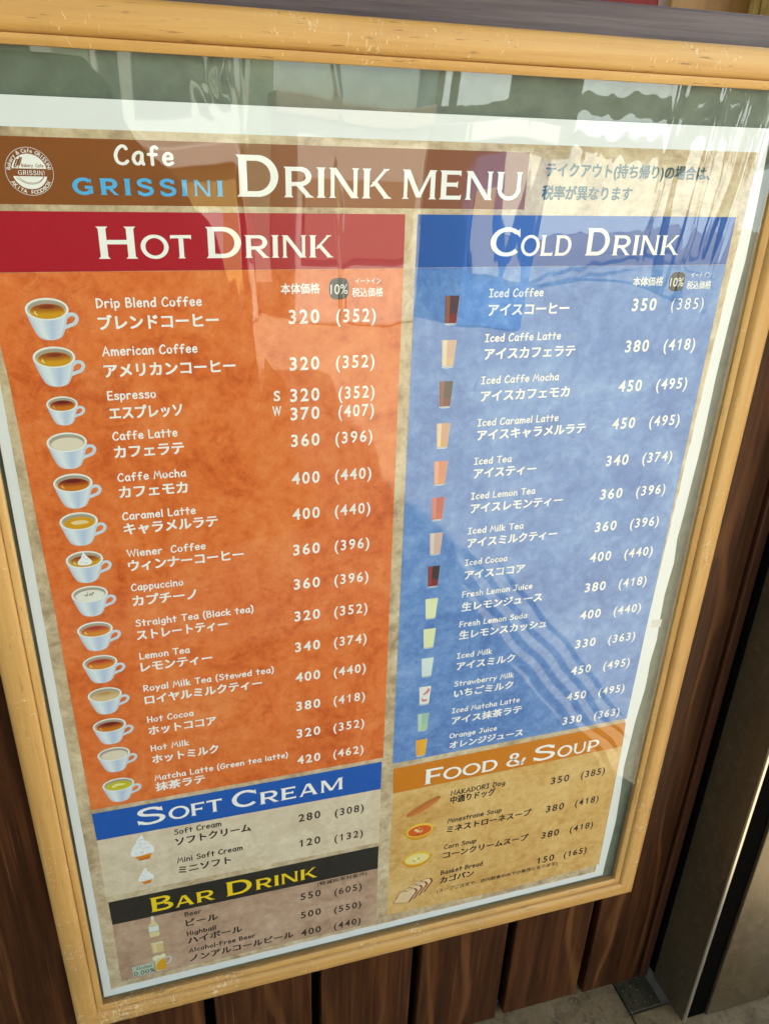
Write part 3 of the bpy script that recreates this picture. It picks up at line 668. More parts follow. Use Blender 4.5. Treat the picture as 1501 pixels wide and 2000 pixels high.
# round emblem
p = Print(DL); LX, LY = -227.3, -247.2
p.line(ell(LX, LY, 13.1, 13.1, 0, 360, 48), 0.22, M_white)
def disc_part(y0, y1, r=9.7):
    q = []
    for i in range(25): y = y0 + (y1 - y0) * i / 24; q.append((LX + math.sqrt(max(0, r * r - (y - LY) ** 2)), y))
    for i in range(25): y = y1 + (y0 - y1) * i / 24; q.append((LX - math.sqrt(max(0, r * r - (y - LY) ** 2)), y))
    return q
p.poly(disc_part(LY - 9.7, LY - 1.6), M_white); p.poly(disc_part(LY + 2.6, LY + 9.7), M_white)
p.fit(caps('GRISSINI', .2), M_white, LX - 6.4, LX + 8.2, LY + 1.9, 2.5, 0, 0, .05)
p.fit(hand('Bakery  Cafe', 1.6), M_brown, LX - 4, LX + 8, LY - 2.5, .17, 0, 0, .06)
for (sx, sy, ln) in ((-5.2, 2, 9.5), (-7.2, 1, 7.5)):
    p.line(crom([(LX + sx, LY + sy), (LX + sx - .5, LY + sy - ln * .5), (LX + sx + 1.4, LY + sy - ln)]), 0.35, M_brown, .08)
    for q in range(5):
        yy = LY + sy - ln + q * 0.9; xx = LX + sx + 1.4 - q * .42
        p.poly(el(xx - .5, yy, .34, .62, 8), M_brown, .10); p.poly(el(xx + .5, yy + .3, .34, .62, 8), M_brown, .10)
p.line(crom([(LX - 7.5, LY + 3.6), (LX - 2, LY + 6.6), (LX + 4, LY + 6.2), (LX + 7.6, LY + 3.0)]), .3, M_brown, .08)
p.line(ell(LX + .6, LY + 1, 7.2, 5.2, -20, 200, 24), .22, M_brown, .09)
def arctext(txt, r, a0, a1, h, inside):
    for i, ch in enumerate(txt):
        if ch == ' ': continue
        a_ = math.radians(a0 + (a1 - a0) * i / (len(txt) - 1)); k = fontmesh(ch, 0.012)
        b = k.bounds(); cx = (b[0] + b[1]) / 2
        rot = a_ - math.pi / 2 if not inside else a_ + math.pi / 2
        n0 = len(p.v); mi = p.mi(M_white)
        for x, y, z in k.v:
            lx, ly = (x - cx) * h, (y - .36) * h
            X = r * math.cos(a_) + lx * math.cos(rot) - ly * math.sin(rot); Y = r * math.sin(a_) + lx * math.sin(rot) + ly * math.cos(rot)
            p.v.append(P(LX + X, LY - Y, p.d + .02))
        for f in k.f: p.f.append(tuple(n0 + q for q in f)); p.m.append(mi)
arctext('Bakery & Cafe GRISSINI', 11.4, 172, 8, 3.0, False); arctext('AKITA FOODBOX', 11.4, 212, 328, 3.0, True)
p.done('round_emblem', ban)

# take-out note on the parchment
p = Print(DL)
p.fit(fontmesh('テイクアウト(持ち帰り)の場合は、', .030), M_teal, 109.0, 244.5, -249.2, 10.0); p.fit(fontmesh('税率が異なります', .030), M_teal, 107.8, 180.5, -235.6, 10.2)
p.done('takeout_note', poster)

# --- headings
heading('hot_drink_heading', [(-262.5, -225.2), (6.9, -225.2), (7.2, -189.6), (-262.5, -189.6)], M_red,
        [('H', -194.3, -170.6, -197.3, 19.3), ('OT', -168.4, -136.8, -197.3, 14.3), ('D', -127.7, -105.2, -197.3, 19.3), ('RINK', -102.9, -42.9, -197.3, 14.3)], M_white)
heading('cold_drink_heading', quad(16.0, -225.2, 275.6, -189.9), M_navy,
        [('C', 71.7, 94.6, -197.4, 19.3), ('OLD', 95.8, 136.4, -197.4, 14.3), ('D', 148.6, 167.9, -197.4, 19.3), ('RINK', 171.3, 229.5, -197.4, 14.3)], M_white)
heading('soft_cream_heading', [(-254.2, 263.3), (6.6, 264.6), (6.6, 299.4), (-253.6, 295.2)], M_cobalt,
        [('S', -218.2, -194.2, 287.6, 19.6), ('OFT', -191.2, -144.2, 287.6, 14.8), ('C', -135.3, -113.0, 288.4, 19.6), ('REAM', -110.2, -31.1, 289.6, 14.8)], M_white)
heading('bar_drink_heading', [(-253.2, 374.9), (6.9, 376.8), (6.9, 409.0), (-252.9, 405.9)], M_black,
        [('B', -217.2, -196.4, 400.4, 19.2), ('AR', -195.0, -157.3, 401.2, 14.4), ('D', -146.7, -121.8, 401.4, 19.2), ('RINK', -118.2, -56.4, 401.4, 14.4)], M_yellow)
heading('food_heading', [(18.3, 276.6), (272.6, 272.6), (274.6, 305.6), (19.4, 308.6)], M_amber,
        [('F', 51.2, 70.4, 305.0, 19.4), ('OOD', 70.8, 129.2, 303.8, 14.8), ('&', 139.2, 160.8, 303.4, 17.5), ('S', 169.2, 193.7, 302.8, 19.4), ('OUP', 196.4, 244.6, 303.6, 14.8)], M_white)

# --- panels
hotp = sheet('hot_drink_panel', [(-262.5, -189.4), (7.3, -189.4), (7.8, 259.9), (-254.0, 258.7), (-255.2, 60), (-258.5, -120)], M_orange, DP, poster)
hotp.data.vertices; coldp = sheet('cold_drink_panel', [(16.0, -189.7), (275.8, -189.7), (272.4, 267.4), (17.3, 269.8)], M_blue, DP, poster)
softp = sheet('soft_cream_panel', [(-253.6, 295.4), (6.6, 299.6), (6.8, 371.8), (-254.4, 367.0)], M_cream, DP, poster)
barp = sheet('bar_drink_panel', [(-252.9, 406.1), (6.9, 409.2), (8.0, 491.5), (-253.6, 488.4)], M_tan, DP, poster)
foodp = sheet('food_panel', [(19.4, 308.8), (274.6, 305.8), (276.8, 484.0), (150, 489), (19.4, 484.5)], M_gold, DP, poster)

def name_piece(parent, en, x, w, yb, jp, jx, jw, jyb, mat, eh=5.8, jh=10.4):
    p = Print(DL)
    p.fit(hand(en), mat, x, x + w, yb, eh / 10.0, 0.0)
    p.fit(fontmesh(jp, 0.033), mat, jx, jx + jw, jyb, jh)
    p.done('drink_name' if parent not in (foodp, softp) else 'dish_name', parent)
def price_piece(parent, x, w, yb, a_, b_, bx, bw, byb, mat, thin=False):
    p = Print(DL)
    p.fit(figures(a_, 0.022), mat, x, x + w, yb, 13.4, 0.0)
    k = figures(b_, -0.004 if thin else 0.017)
    p.fit(k, mat, bx, bx + bw, byb, 13.0, 0.0)
    p.done('price', parent)

HOT = [('Drip Blend Coffee', 66.7, -167.0, 'ブレンドコーヒー', 77.2, -152.6), ('American Coffee', 61.8, -135.6, 'アメリカンコーヒー', 86.9, -120.7), ('Espresso', 31.8, -105.2, 'エスプレッソ', 48.6, -90.7),
 ('Caffe Latte', 43.9, -76.1, 'カフェラテ', 47.7, -62.5), ('Caffe Mocha', 47.7, -44.9, 'カフェモカ', 47.9, -31.8), ('Caramel Latte', 52.3, -14.2, 'キャラメルラテ', 68.0, -1.5), ('Wiener  Coffee', 57.6, 16.5, 'ウィンナーコーヒー', 85.9, 29.3),
 ('Cappuccino', 38.7, 46.1, 'カプチーノ', 48.1, 59.9), ('Straight Tea (Black tea)', 91.5, 78.5, 'ストレートティー', 70.4, 91.8), ('Lemon Tea', 39.2, 109.6, 'レモンティー', 56.3, 122.5), ('Royal Milk Tea (Stewed tea)', 106.3, 141.6, 'ロイヤルミルクティー', 96.0, 155.6),
 ('Hot Cocoa', 37.7, 174.0, 'ホットココア', 55.7, 187.8), ('Hot Milk', 31.6, 204.8, 'ホットミルク', 55.9, 219.2), ('Matcha Latte (Green tea latte)', 116.4, 238.2, '抹茶ラテ', 42.4, 250.8)]
for i, (en, w, yb, jp, jw, jyb) in enumerate(HOT):
    name_piece(hotp, en, -199.5, w, yb, jp, -199.6, jw, jyb, M_white)
HP = [('320', '(352)', -153.2), ('320', '(352)', -120.0), ('320', '(352)', -96.8), ('370', '(407)', -82.7), ('360', '(396)', -61.8), ('400', '(440)', -31.2), ('400', '(440)', -1.0), ('360', '(396)', 30.5), ('360', '(396)', 62.2),
      ('320', '(352)', 93.0), ('340', '(374)', 124.0), ('400', '(440)', 155.5), ('380', '(418)', 186.8), ('320', '(352)', 217.7), ('420', '(462)', 248.8)]
for i, (a_, b_, yb) in enumerate(HP):
    s2 = 2.2 if i in (2, 3) else 0
    price_piece(hotp, -74.6, 21.5, yb, a_, b_, -41.0 + s2, 29.0 - s2 * .7, yb, M_white)
p = Print(DL); p.fit(fontmesh('S', .022), M_white, -86.6, -81.9, -98.0, 10.5, 0); p.fit(fontmesh('W', .022), M_white, -87.8, -81.4, -86.6, 10.5, 0); p.done('size_letters', hotp)

COLD = [('Iced Coffee', 44.4, -168.4, 'アイスコーヒー', 67.1, -154.6), ('Iced Caffe Latte', 63.8, -135.2, 'アイスカフェラテ', 77.3, -121.3), ('Iced Caffe Mocha', 66.8, -102.4, 'アイスカフェモカ', 77.4, -88.1), ('Iced Caramel Latte', 71.2, -68.0, 'アイスキャラメルラテ', 96.9, -55.2),
 ('Iced Tea', 33.4, -35.1, 'アイスティー', 56.2, -22.3), ('Iced Lemon Tea', 58.7, -4.0, 'アイスレモンティー', 85.2, 9.4), ('Iced Milk Tea', 51.7, 28.3, 'アイスミルクティー', 84.7, 41.9), ('Iced Cocoa', 39.8, 58.9, 'アイスココア', 57.4, 73.0), ('Fresh Lemon Juice', 67.8, 90.9, '生レモンジュース', 78.7, 105.8),
 ('Fresh Lemon Soda', 66.6, 122.2, '生レモンスカッシュ', 87.3, 136.1), ('Iced Milk', 35.1, 156.7, 'アイスミルク', 59.0, 170.1), ('Strawberry Milk', 60.8, 188.5, 'いちごミルク', 60.8, 201.7), ('Iced Matcha Latte', 70.5, 220.1, 'アイス抹茶ラテ', 73.7, 234.3), ('Orange Juice', 49.8, 250.9, 'オレンジジュース', 78.5, 264.1)]
for en, w, yb, jp, jw, jyb in COLD: name_piece(coldp, en, 74.0, w, yb, jp, 74.6, jw, jyb, M_white, 5.6, 10.0)
CP = [('350', '(385)', -155.4), ('380', '(418)', -122.5), ('450', '(495)', -89.5), ('450', '(495)', -57.1), ('340', '(374)', -23.6), ('360', '(396)', 8.0), ('360', '(396)', 40.0), ('400', '(440)', 71.0), ('380', '(418)', 102.9),
      ('400', '(440)', 133.2), ('330', '(363)', 166.0), ('450', '(495)', 197.5), ('450', '(495)', 229.6), ('330', '(363)', 259.9)]
for i, (a_, b_, yb) in enumerate(CP): price_piece(coldp, 196.6, 21.6, yb, a_, b_, 232.3, 29.8, yb, M_white, i == 0)

def column_head(parent, x, w, y, bx, by, jx):
    p = Print(DL); p.fit(fontmesh('本体価格', .024), M_white, x, x + w, y, 7.6); p.done('column_heading', parent); p = Print(DL)
    p.fit(fontmesh('イートイン', .012), M_white, jx + 2.2, jx + 20.6, y - 6.0, 5.0); p.done('eat_in_heading', parent)
    p = Print(DL); p.fit(fontmesh('税込価格', .018), M_white, jx, jx + 22.6, y + 2.9, 6.8); p.done('tax_included_heading', parent)
    p = Print(DL); q = []
    for i in range(40):
        t = 2 * math.pi * i / 40; c_, s_ = math.cos(t), math.sin(t); q.append((bx + 7.0 * math.copysign(abs(c_) ** .62, c_), by + 7.3 * math.copysign(abs(s_) ** .72, s_)))
    p.poly(q, M_badge); p.fit(fontmesh('10%', .0), M_white, bx - 6.0, bx + 6.2, by + 3.6, 9.6, 0, 0, .06); p.done('tax_badge', parent)
column_head(hotp, -79.8, 27.2, -173.3, -39.1, -176.3, -29.7); column_head(coldp, 193.6, 27.0, -174.1, 233.2, -177.2, 242.9)

# soft cream, bar and food rows
for en, w, yb, jp, jw, jyb in [('Soft Cream', 42.4, 306.4, 'ソフトクリーム', 68.9, 320.3), ('Mini Soft Cream', 60.4, 342.5, 'ミニソフト', 48.5, 357.0)]:
    name_piece(softp, en, -188.6, w, yb, jp, -188.4, jw, jyb, M_dark, 6.2, 10.8)
price_piece(softp, -74.4, 21.2, 321.2, '280', '(308)', -39.0, 29.0, 323.6, M_dark); price_piece(softp, -74.2, 20.9, 355.0, '120', '(132)', -39.2, 29.2, 358.0, M_dark)
for en, w, yb, jp, jw, jyb in [('Beer', 16.0, 416.4, 'ビール', 30.9, 430.6), ('Highball', 28.2, 444.2, 'ハイボール', 53.6, 456.7), ('Alcohol-Free Beer', 66.3, 469.5, 'ノンアルコールビール', 105.2, 483.4)]:
    name_piece(barp, en, -187.3, w, yb, jp, -187.2, jw, jyb, M_dark, 5.8, 10.6)
for a_, b_, yb, byb in (('550', '(605)', 430.4, 434.4), ('500', '(550)', 457.9, 461.2), ('400', '(440)', 485.2, 486.7)): price_piece(barp, -74.0, 21.1, yb, a_, b_, -38.9, 29.2, byb, M_dark)
p = Print(DL); p.fit(fontmesh('(軽減税率対象外)', .012), M_dark, -56.4, -4.5, 416.4, 6.3); p.done('tax_note', barp)
for en, w, yb, jp, jw, jyb in [('NAKADORI Dog', 59.8, 327.0, '中通りドッグ', 49.6, 338.6), ('Minestrone Soup', 60.7, 365.0, 'ミネストローネスープ', 96.6, 379.2), ('Corn Soup', 36.4, 402.4, 'コーンクリームスープ', 98.6, 416.4), ('Basket Bread', 48.5, 440.4, 'カゴパン', 39.1, 453.8)]:
    x = {'NAKADORI Dog': 81.0, 'Minestrone Soup': 80.0, 'Corn Soup': 79.0, 'Basket Bread': 77.8}[en]
    name_piece(foodp, en, x, w, yb, jp, x, jw, jyb, M_dark, 6.2, 10.6)
for a_, b_, x, bx_, yb in (('350', '(385)', 194.5, 230.1, 340.0), ('380', '(418)', 194.3, 229.3, 380.4), ('380', '(418)', 193.9, 228.9, 419.4), ('150', '(165)', 193.4, 227.0, 458.6)):
    price_piece(foodp, x, 21.4, yb, a_, b_, bx_, 28.9, yb, M_dark)
p = Print(DL); p.fit(fontmesh('(スープご注文で、店内飲食のみでの販売となります)', .016), M_dark, 75.2, 220.2, 469.0, 6.4); p.done('serving_note', foodp)

# --- printed pictures
I_body = ink((206, 214, 222)); I_bodysh = ink((186, 198, 216)); I_bodyhl = ink((222, 228, 230)); I_rim = ink((236, 236, 226)); I_inner = ink((196, 188, 168)); I_innerd = ink((168, 158, 138))
def cup(cx, cy, s, liq_c, liqd, hl, extra=None):
    liq = ink(liq_c)
    if liqd: dark_c, spot_c = liqd
    p = Print(DL)
    X = lambda a_: cx + a_ * s
    Y = lambda b_: cy + b_ * s
    # handle ring
    p.line([(X(a_), Y(b_)) for a_, b_ in crom([(11.2, 5.0), (13.4, 3.6), (16.0, 4.0), (17.2, 6.4), (15.4, 9.4), (12.0, 10.8), (8.6, 12.0)])], 2.3 * s, I_body, 0.00)
    body = [(-12.9, 0.4)] + crom([(-12.6, 2.2), (-10.6, 9.0), (-8.6, 14.6), (-6.4, 18.0), (-2.5, 19.6), (2.5, 19.6), (6.4, 18.0), (8.6, 14.6), (10.6, 9.0), (12.6, 2.2)]) + [(12.9, 0.4)]
    p.poly([(X(a_), Y(b_)) for a_, b_ in body], I_body, 0.03)
    prof = [(1.4, 12.7), (4, 12.3), (9, 10.6), (14.4, 8.6), (17.6, 6.6), (19.1, 3.6)]
    keys = [(0, (184, 194, 208)), (.12, (214, 222, 228)), (.28, (224, 230, 232)), (.48, (196, 208, 224)), (.60, (182, 198, 222)), (.76, (202, 212, 224)), (.92, (218, 224, 230)), (1.0, (190, 198, 210))]
    NSL = 16
    for q in range(NSL):
        f = (q + .5) / NSL
        for (f0, c0), (f1, c1) in zip(keys, keys[1:]):
            if f0 <= f <= f1: t = (f - f0) / (f1 - f0); cc = tuple(int(round(c0[i] + (c1[i] - c0[i]) * t)) for i in range(3)); break
        g0, g1 = -1 + 2 * q / NSL, -1 + 2 * (q + 1) / NSL
        lft = [(X(w_ * .985 * g0), Y(y_)) for y_, w_ in prof]; rgt = [(X(w_ * .985 * g1), Y(y_)) for y_, w_ in prof]
        p.poly(lft + rgt[::-1], ink(cc), 0.045)
    p.poly(el(X(0), Y(0), 12.9 * s, 7.1 * s, 36), I_rim, 0.06)
    p.poly(el(X(0), Y(.1), 11.7 * s, 6.1 * s, 36), I_inner, 0.075)
    p.poly(el(X(0.2), Y(-.9), 11.0 * s, 4.6 * s, 36), I_innerd, 0.085)
    p.poly(el(X(.2), Y(1.3), 10.3 * s, 4.8 * s, 36), liq, 0.10)
    if liqd:
        for q in range(7):                                   # printed shading of the drink, dark at the far rim
            t = q / 6; cc = tuple(int(round(liq_c[i] + (dark_c[i] - liq_c[i]) * t)) for i in range(3))
            yc = 2.6 - 3.9 * t; hw = 10.2 * math.sqrt(max(0.05, 1 - ((yc - 1.3) / 4.8) ** 2)) * .985
            th0 = math.asin(max(-1, min(1, (1.3 - yc) / 4.7)))
            arc = [(X(.2 + 10.1 * math.cos(th)), Y(1.3 - 4.7 * math.sin(th))) for th in [th0 + (math.pi - 2 * th0) * j / 16 for j in range(17)]]
            p.poly(arc + [(X(-hw * .5), Y(yc + .55)), (X(0), Y(yc + .8)), (X(hw * .5), Y(yc + .55))], ink(cc), 0.103 + q * .004)
        p.poly(el(X(.4), Y(-1.5), 4.6 * s, 1.2 * s, 20), ink(spot_c), 0.134)
    if hl: p.poly([(X(a_), Y(b_)) for a_, b_ in crom([(-7.6, 1.2), (-7.8, 2.4), (-6.4, 3.8), (-5.8, 3.5), (-6.6, 2.3), (-6.8, 1.0), (-7.6, 1.2)])], hl, 0.145)
    if extra: extra(p, X, Y, s)
    p.done('cup_picture', hotp)
coffee = ((212, 154, 18), ((156, 76, 24), (128, 52, 20)), ink((236, 206, 120)))
mocha = ((204, 116, 20), ((128, 38, 18), (104, 26, 16)), ink((232, 170, 90)))
tea = ((220, 134, 36), ((186, 76, 44), (172, 62, 44)), ink((244, 200, 120)))
milk = (226, 214, 190); cap_ = (232, 230, 214)
I_w = ink((238, 238, 236)); I_ws = ink((196, 200, 210)); I_bean = ink((104, 68, 30)); I_leaf = ink((232, 226, 150))
def ex_caramel(p, X, Y, s):
    p.poly([(X(a_), Y(b_)) for a_, b_ in crom([(-5.5, .6), (-1, -.8), (4.5, -.4), (6.6, 1.4), (3, 2.3), (-2.5, 2.4), (-5.5, .6)])], ink((236, 206, 150)), .15)
def ex_cream(p, X, Y, s):
    p.poly([(X(a_), Y(b_)) for a_, b_ in crom([(-5, 3.2), (-4.2, .4), (-2.4, -1.6), (-1.2, -4.4), (0, -6.6), (1, -4.2), (2.6, -1.8), (4.4, .6), (5, 3.0), (2.4, 4.6), (-2.4, 4.6), (-5, 3.2)])], I_w, .16)
    for q in ((-2.2, 1.6, 1.8), (.8, 2.6, 2.0), (1.6, -.6, 1.3), (-.6, -2.4, .8)): p.line([(X(q[0] - q[2] / 2), Y(q[1])), (X(q[0]), Y(q[1] + .5)), (X(q[0] + q[2] / 2), Y(q[1] - .3))], .4 * s, I_ws, .18)
def ex_choc(p, X, Y, s):
    random.seed(3)
    for q in range(15):
        a_, b_ = random.uniform(-3.4, 3.4), random.uniform(-1.4, 1.2); th = random.uniform(-.6, 1.2)
        p.line([(X(a_ - .6 * math.cos(th)), Y(b_ + .6 * math.sin(th))), (X(a_ + .6 * math.cos(th)), Y(b_ - .6 * math.sin(th)))], .42 * s, I_bean, .16 + q * .002)
def ex_leaf(p, X, Y, s):
    p.poly([(X(a_), Y(b_)) for a_, b_ in crom([(-6, 1.6), (-3, -.6), (1.5, -1.0), (6, .4), (3, 1.4), (-1.5, 1.4), (-3.4, 2.6), (-6, 1.6)])], I_leaf, .15)
cy0 = [-167.0, -136.0, -104.2, -77.0, -46.6, -16.6, 14.8, 44.5, 76.4, 107.5, 138.9, 170.4, 201.0, 235.0]
spec = [coffee, coffee, mocha, (milk, None, None), mocha, (coffee[0], None, None), coffee, (cap_, None, None), tea, tea, ((218, 188, 134), ((204, 164, 104), (190, 144, 86)), None), mocha, (milk, None, None), ((196, 186, 20), None, None)]
exs = {5: ex_caramel, 6: ex_cream, 7: ex_choc, 13: ex_leaf}
for i, (cy, sp) in enumerate(zip(cy0, spec)):
    s_ = .76 if i == 2 else 1.0
    cup(-229.2 + (.6 if i == 2 else 0), cy + .2, s_, sp[0], sp[1], sp[2], exs.get(i))

I_glass = ink((212, 222, 228)); I_gline = ink((74, 92, 118))
def tumbler(cx, top, bodyc, stripe, low, extra=None):
    p = Print(DL); H_ = 21.3; tw, bw = 5.85, 4.5
    w = lambda t: tw + (bw - tw) * t
    def band(t0, t1, f0, f1, m, lift): p.poly([(cx + w(t0) * f0, top + H_ * t0), (cx + w(t0) * f1, top + H_ * t0), (cx + w(t1) * f1, top + H_ * t1), (cx + w(t1) * f0, top + H_ * t1)], m, lift)
    q = [(cx - tw, top), (cx + tw, top), (cx + bw, top + H_ * .965)] + [(cx + bw * math.cos(t), top + H_ * .965 + .9 * math.sin(t)) for t in [math.pi * j / 10 for j in range(1, 10)]] + [(cx - bw, top + H_ * .965)]
    p.poly(q, I_glass, 0.0)
    band(0, .935, -.97, .97, bodyc, .03)
    if low: band(.62, .935, -.97, .97, low, .05)
    if stripe: band(0, .92, -.86, -.28, stripe, .07)
    p.line([(cx - bw * .9, top + H_ * .945), (cx, top + H_ * .975), (cx + bw * .9, top + H_ * .945)], .32, I_gline, .09)
    if extra: extra(p)
    p.done('glass_picture', coldp)
gy = [-170.0, -137.6, -106.0, -72.4, -40.6, -8.6, 23.8, 55.6, 88.0, 119.3, 151.0, 183.0, 214.3, 245.8]
gc = [((84, 54, 48), (150, 92, 72), (132, 48, 40)), ((206, 166, 144), (226, 208, 172), (216, 178, 136)), ((64, 60, 56), (140, 74, 66), (116, 54, 46)), ((206, 156, 128), (226, 204, 168), (214, 158, 106)), ((214, 132, 98), (228, 160, 130), (216, 138, 92)),
      ((186, 74, 62), (206, 110, 96), (196, 84, 62)), ((212, 178, 164), (228, 206, 190), None), ((48, 38, 36), (150, 50, 50), (120, 32, 32)), ((226, 230, 182), None, None), ((226, 230, 180), None, None), ((214, 228, 224), None, None), ((232, 230, 222), None, None), ((160, 196, 172), (190, 214, 196), (176, 204, 150)), ((236, 176, 44), (240, 160, 56), None)]
def ex_straw(p):
    m = ink((206, 128, 124)); y = 183.0
    p.poly(crom([(48.6, y + 2.4), (50, y + 4), (48.4, y + 7.6), (45, y + 9.6), (43.4, y + 9), (46, y + 6.2), (48.6, y + 2.4)]), m, .11)
    p.poly(crom([(42.9, y + 12.2), (44.2, y + 14.6), (47.6, y + 14.8), (47.8, y + 16.6), (44.6, y + 17.4), (42.6, y + 15.4), (42.9, y + 12.2)]), m, .11)
for i, (y, c_) in enumerate(zip(gy, gc)):
    tumbler(45.4 + (.4 if 5 < i < 11 else 0), y, ink(c_[0]), ink(c_[1]) if c_[1] else None, ink(c_[2]) if c_[2] else None, ex_straw if i == 11 else None)

def softserve(cx, top, s):
    p = Print(DL); X = lambda a_: cx + a_ * s; Y = lambda b_: top + b_ * s
    p.poly([(X(a_), Y(b_)) for a_, b_ in ((-8.6, 23.6), (8.4, 23.0), (5.0, 31.0), (-3.8, 31.2))], ink((222, 138, 22)), 0); p.poly([(X(a_), Y(b_)) for a_, b_ in ((-5, 28), (6.0, 27.6), (5.0, 31.0), (-3.8, 31.2))], ink((204, 112, 14)), .02)
    p.poly([(X(a_), Y(b_)) for a_, b_ in crom([(0.6, 0), (2, 3), (2.6, 7), (5.6, 9.4), (7.0, 13), (9.2, 16), (10.0, 20), (8.6, 24), (3, 24.6), (-4, 25.4), (-9.6, 24), (-10.6, 20), (-9.0, 16), (-7.4, 12), (-5.0, 9), (-3.6, 5.4), (0.6, 0)])], I_w, .03)
    random.seed(int(cx * 7) % 50)
    for q in range(26):
        b_ = random.uniform(5, 23); ww = 2 + b_ * .32; a_ = random.uniform(-ww, ww * .8)
        p.line([(X(a_ - 1.2), Y(b_ - .3)), (X(a_), Y(b_ + .5)), (X(a_ + 1.2), Y(b_ - .2))], .5 * s, random.choice((I_ws, ink((212, 208, 214)), ink((222, 224, 228)))), .05 + q * .001)
    p.done('soft_cream_picture', softp)
softserve(-217.2, 298.6, 1.0); softserve(-217.3, 340.2, .66)
# bottle, tumbler, mug and sticker
p = Print(DL); bc = ink((222, 206, 150))
p.poly([(-218.3, 407), (-215.6, 407), (-215.2, 414), (-212.6, 418.4), (-212.2, 433.4), (-213.2, 434.9), (-220.6, 434.9), (-221.6, 433.4), (-221.6, 418.4), (-218.8, 414)], bc, 0)
p.poly(quad(-218.0, 405.6, -215.9, 410.4), ink((228, 226, 216)), .03); p.poly(quad(-221.5, 419.6, -212.3, 427.4), ink((226, 228, 220)), .03)
for yy in (419.6, 427.6): p.line([(-221.5, yy), (-212.3, yy)], .4, ink((70, 66, 56)), .05, 'flat')
p.done('bottle_picture', barp)
p = Print(DL); p.poly([(-221.2, 443.4), (-210.2, 443.4), (-210.6, 458.4), (-221.0, 458.6)], ink((214, 190, 130)), 0); p.poly([(-221.2, 443.4), (-210.2, 443.4), (-210.2, 446), (-221.2, 446.2)], ink((222, 210, 170)), .03)
p.poly([(-219.6, 446.6), (-216.8, 446.4), (-216.8, 457.4), (-219.4, 457.6)], ink((224, 206, 156)), .03); p.done('whisky_glass_picture', barp)
p = Print(DL); p.line(crom([(-210.6, 469), (-207, 467.6), (-204.8, 470.6), (-206, 475.4), (-210.6, 478.4)]), 1.5, ink((216, 204, 206)), 0)
p.poly([(-220.6, 467), (-210.2, 466), (-210.4, 484.6), (-219.2, 486.2)], ink((218, 206, 150)), .03)
p.poly(crom([(-210.4, 470), (-214.5, 470.4), (-217.8, 474), (-219.2, 479), (-218.8, 484), (-214.6, 484.6), (-210.6, 483.4), (-210.4, 470)]), ink((218, 158, 18)), .05)
p.poly(crom([(-222, 466.2), (-221, 463.4), (-217.6, 462.4), (-214.6, 463.2), (-211.6, 462), (-209.4, 463.6), (-209.8, 466.4), (-213, 467.6), (-217, 468), (-220.6, 469.6), (-222, 466.2)]), ink((232, 226, 184)), .07); p.done('beer_mug_picture', barp)
p = Print(DL); p.poly([(-241.9, 471.4), (-221.8, 471.0), (-221.0, 486.4), (-241.6, 485.8)], ink((182, 200, 176)), .09)
p.fit(hand('Alcohol', 1.3), M_dark, -238.6, -223.6, 476.9, .42, 0, 0, .12); p.fit(hand('0.00%', 1.4), M_dark, -241.0, -220.8, 485.0, .56, 0, 0, .12); p.done('alcohol_sticker_picture', barp)
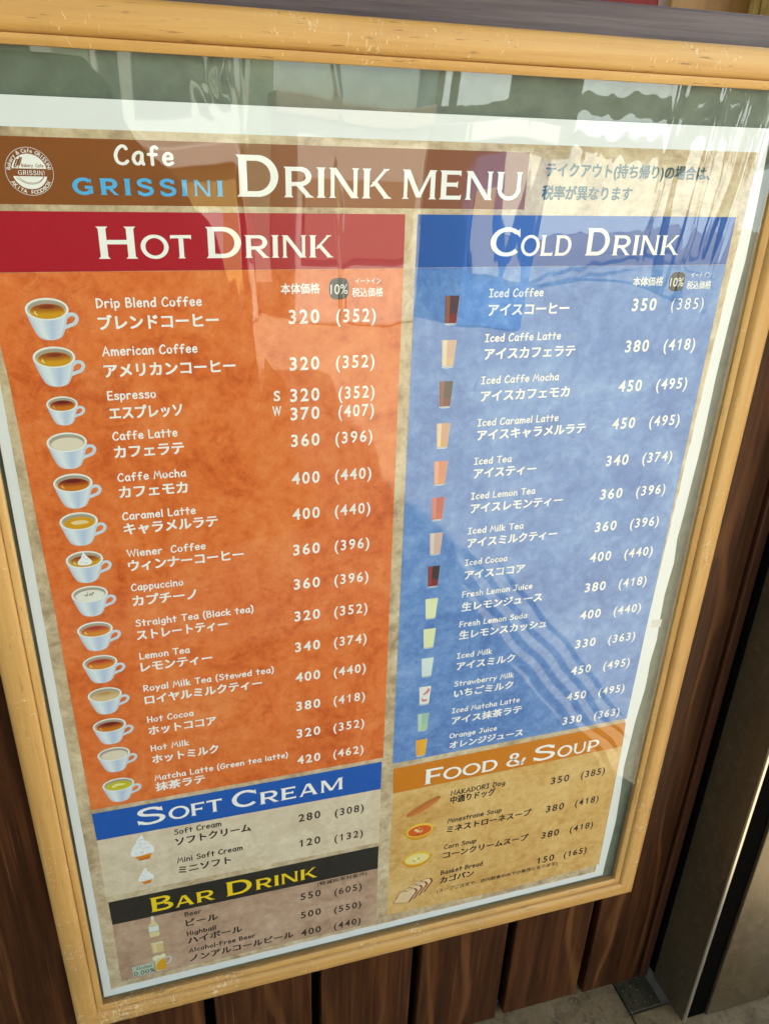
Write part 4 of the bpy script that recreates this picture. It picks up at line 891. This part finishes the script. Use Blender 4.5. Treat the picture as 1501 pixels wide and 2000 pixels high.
# food
p = Print(DL)
p.poly(crom([(34.6, 343.4), (40, 336), (52, 329.4), (64, 324.2), (70.0, 324.6), (67.4, 330.4), (56, 338.4), (42, 344.6), (34.6, 343.4)]), ink((200, 118, 52)), 0)
p.line(crom([(35.8, 342.8), (44, 338), (56, 330.6), (69.4, 325.2)]), 2.0, ink((190, 92, 50)), .03)
for a_, b_ in ((40, 339.2), (46, 334.6), (52, 331.2), (59, 327.2), (65, 324.8)): p.line([(a_ - 1.6, b_ + .8), (a_ + 1.8, b_ - .8)], 1.1, ink((126, 150, 60)), .06)
p.done('hot_dog_picture', foodp)
def bowl(cx, cy, soup, bits, n):
    p = Print(DL)
    p.poly(crom([(cx - 14.6, cy - 1), (cx - 13, cy + 7), (cx - 6, cy + 12.4), (cx + 2, cy + 13.0), (cx + 9, cy + 10.6), (cx + 14.2, cy + 4), (cx + 14.4, cy - 1.4), (cx - 14.6, cy - 1)]), ink((216, 152, 20)), 0)
    p.poly(el(cx, cy, 14.6, 9.4, 36), ink((236, 192, 62)), .03); p.poly(el(cx, cy + .9, 12.6, 7.2, 36), soup, .05)
    random.seed(n)
    for q in range(9):
        th = random.uniform(0, 6.28); r = random.uniform(.1, .8); p.poly(el(cx + 9.5 * r * math.cos(th), cy + .9 + 5 * r * math.sin(th), random.uniform(.8, 2.2), random.uniform(.6, 1.5), 9), bits[q % len(bits)], .07 + q * .004)
    p.done('soup_bowl_picture', foodp)
bowl(50.2, 366.6, ink((216, 96, 34)), (ink((232, 214, 160)), ink((226, 176, 110)), ink((206, 70, 40))), 5); bowl(49.4, 406.6, ink((232, 214, 140)), (ink((238, 224, 168)), ink((190, 176, 100)), ink((236, 226, 176))), 8)
p = Print(DL); crust, crumb = ink((150, 92, 54)), ink((228, 200, 156))
for q in range(4):
    q = 3 - q; ox, oy = 25.4 + 5.6 * q, 467.0 - 3.4 * q; q = 3 - q; l = .05 * q
    sh = [(0, 0), (5.2, -7.2), (5.0, -11.0), (8.6, -15.6), (13.2, -16.0), (15.6, -14.6), (19.6, -17.4), (24.6, -16.6), (27.4, -12.0), (25.6, -7.4), (24.0, -5.4), (18.0, 5.6)]
    sh = [(a_ * .93, b_ * .9) for a_, b_ in sh]
    p.poly([(ox + a_ + 2.2, oy + b_ - .2) for a_, b_ in sh], crust, l); p.poly([(ox + a_, oy + b_) for a_, b_ in sh], crumb, l + .02)
    p.line([(ox + a_, oy + b_) for a_, b_ in sh + sh[:1]], .55, crust, l + .03)
p.done('bread_picture', foodp)
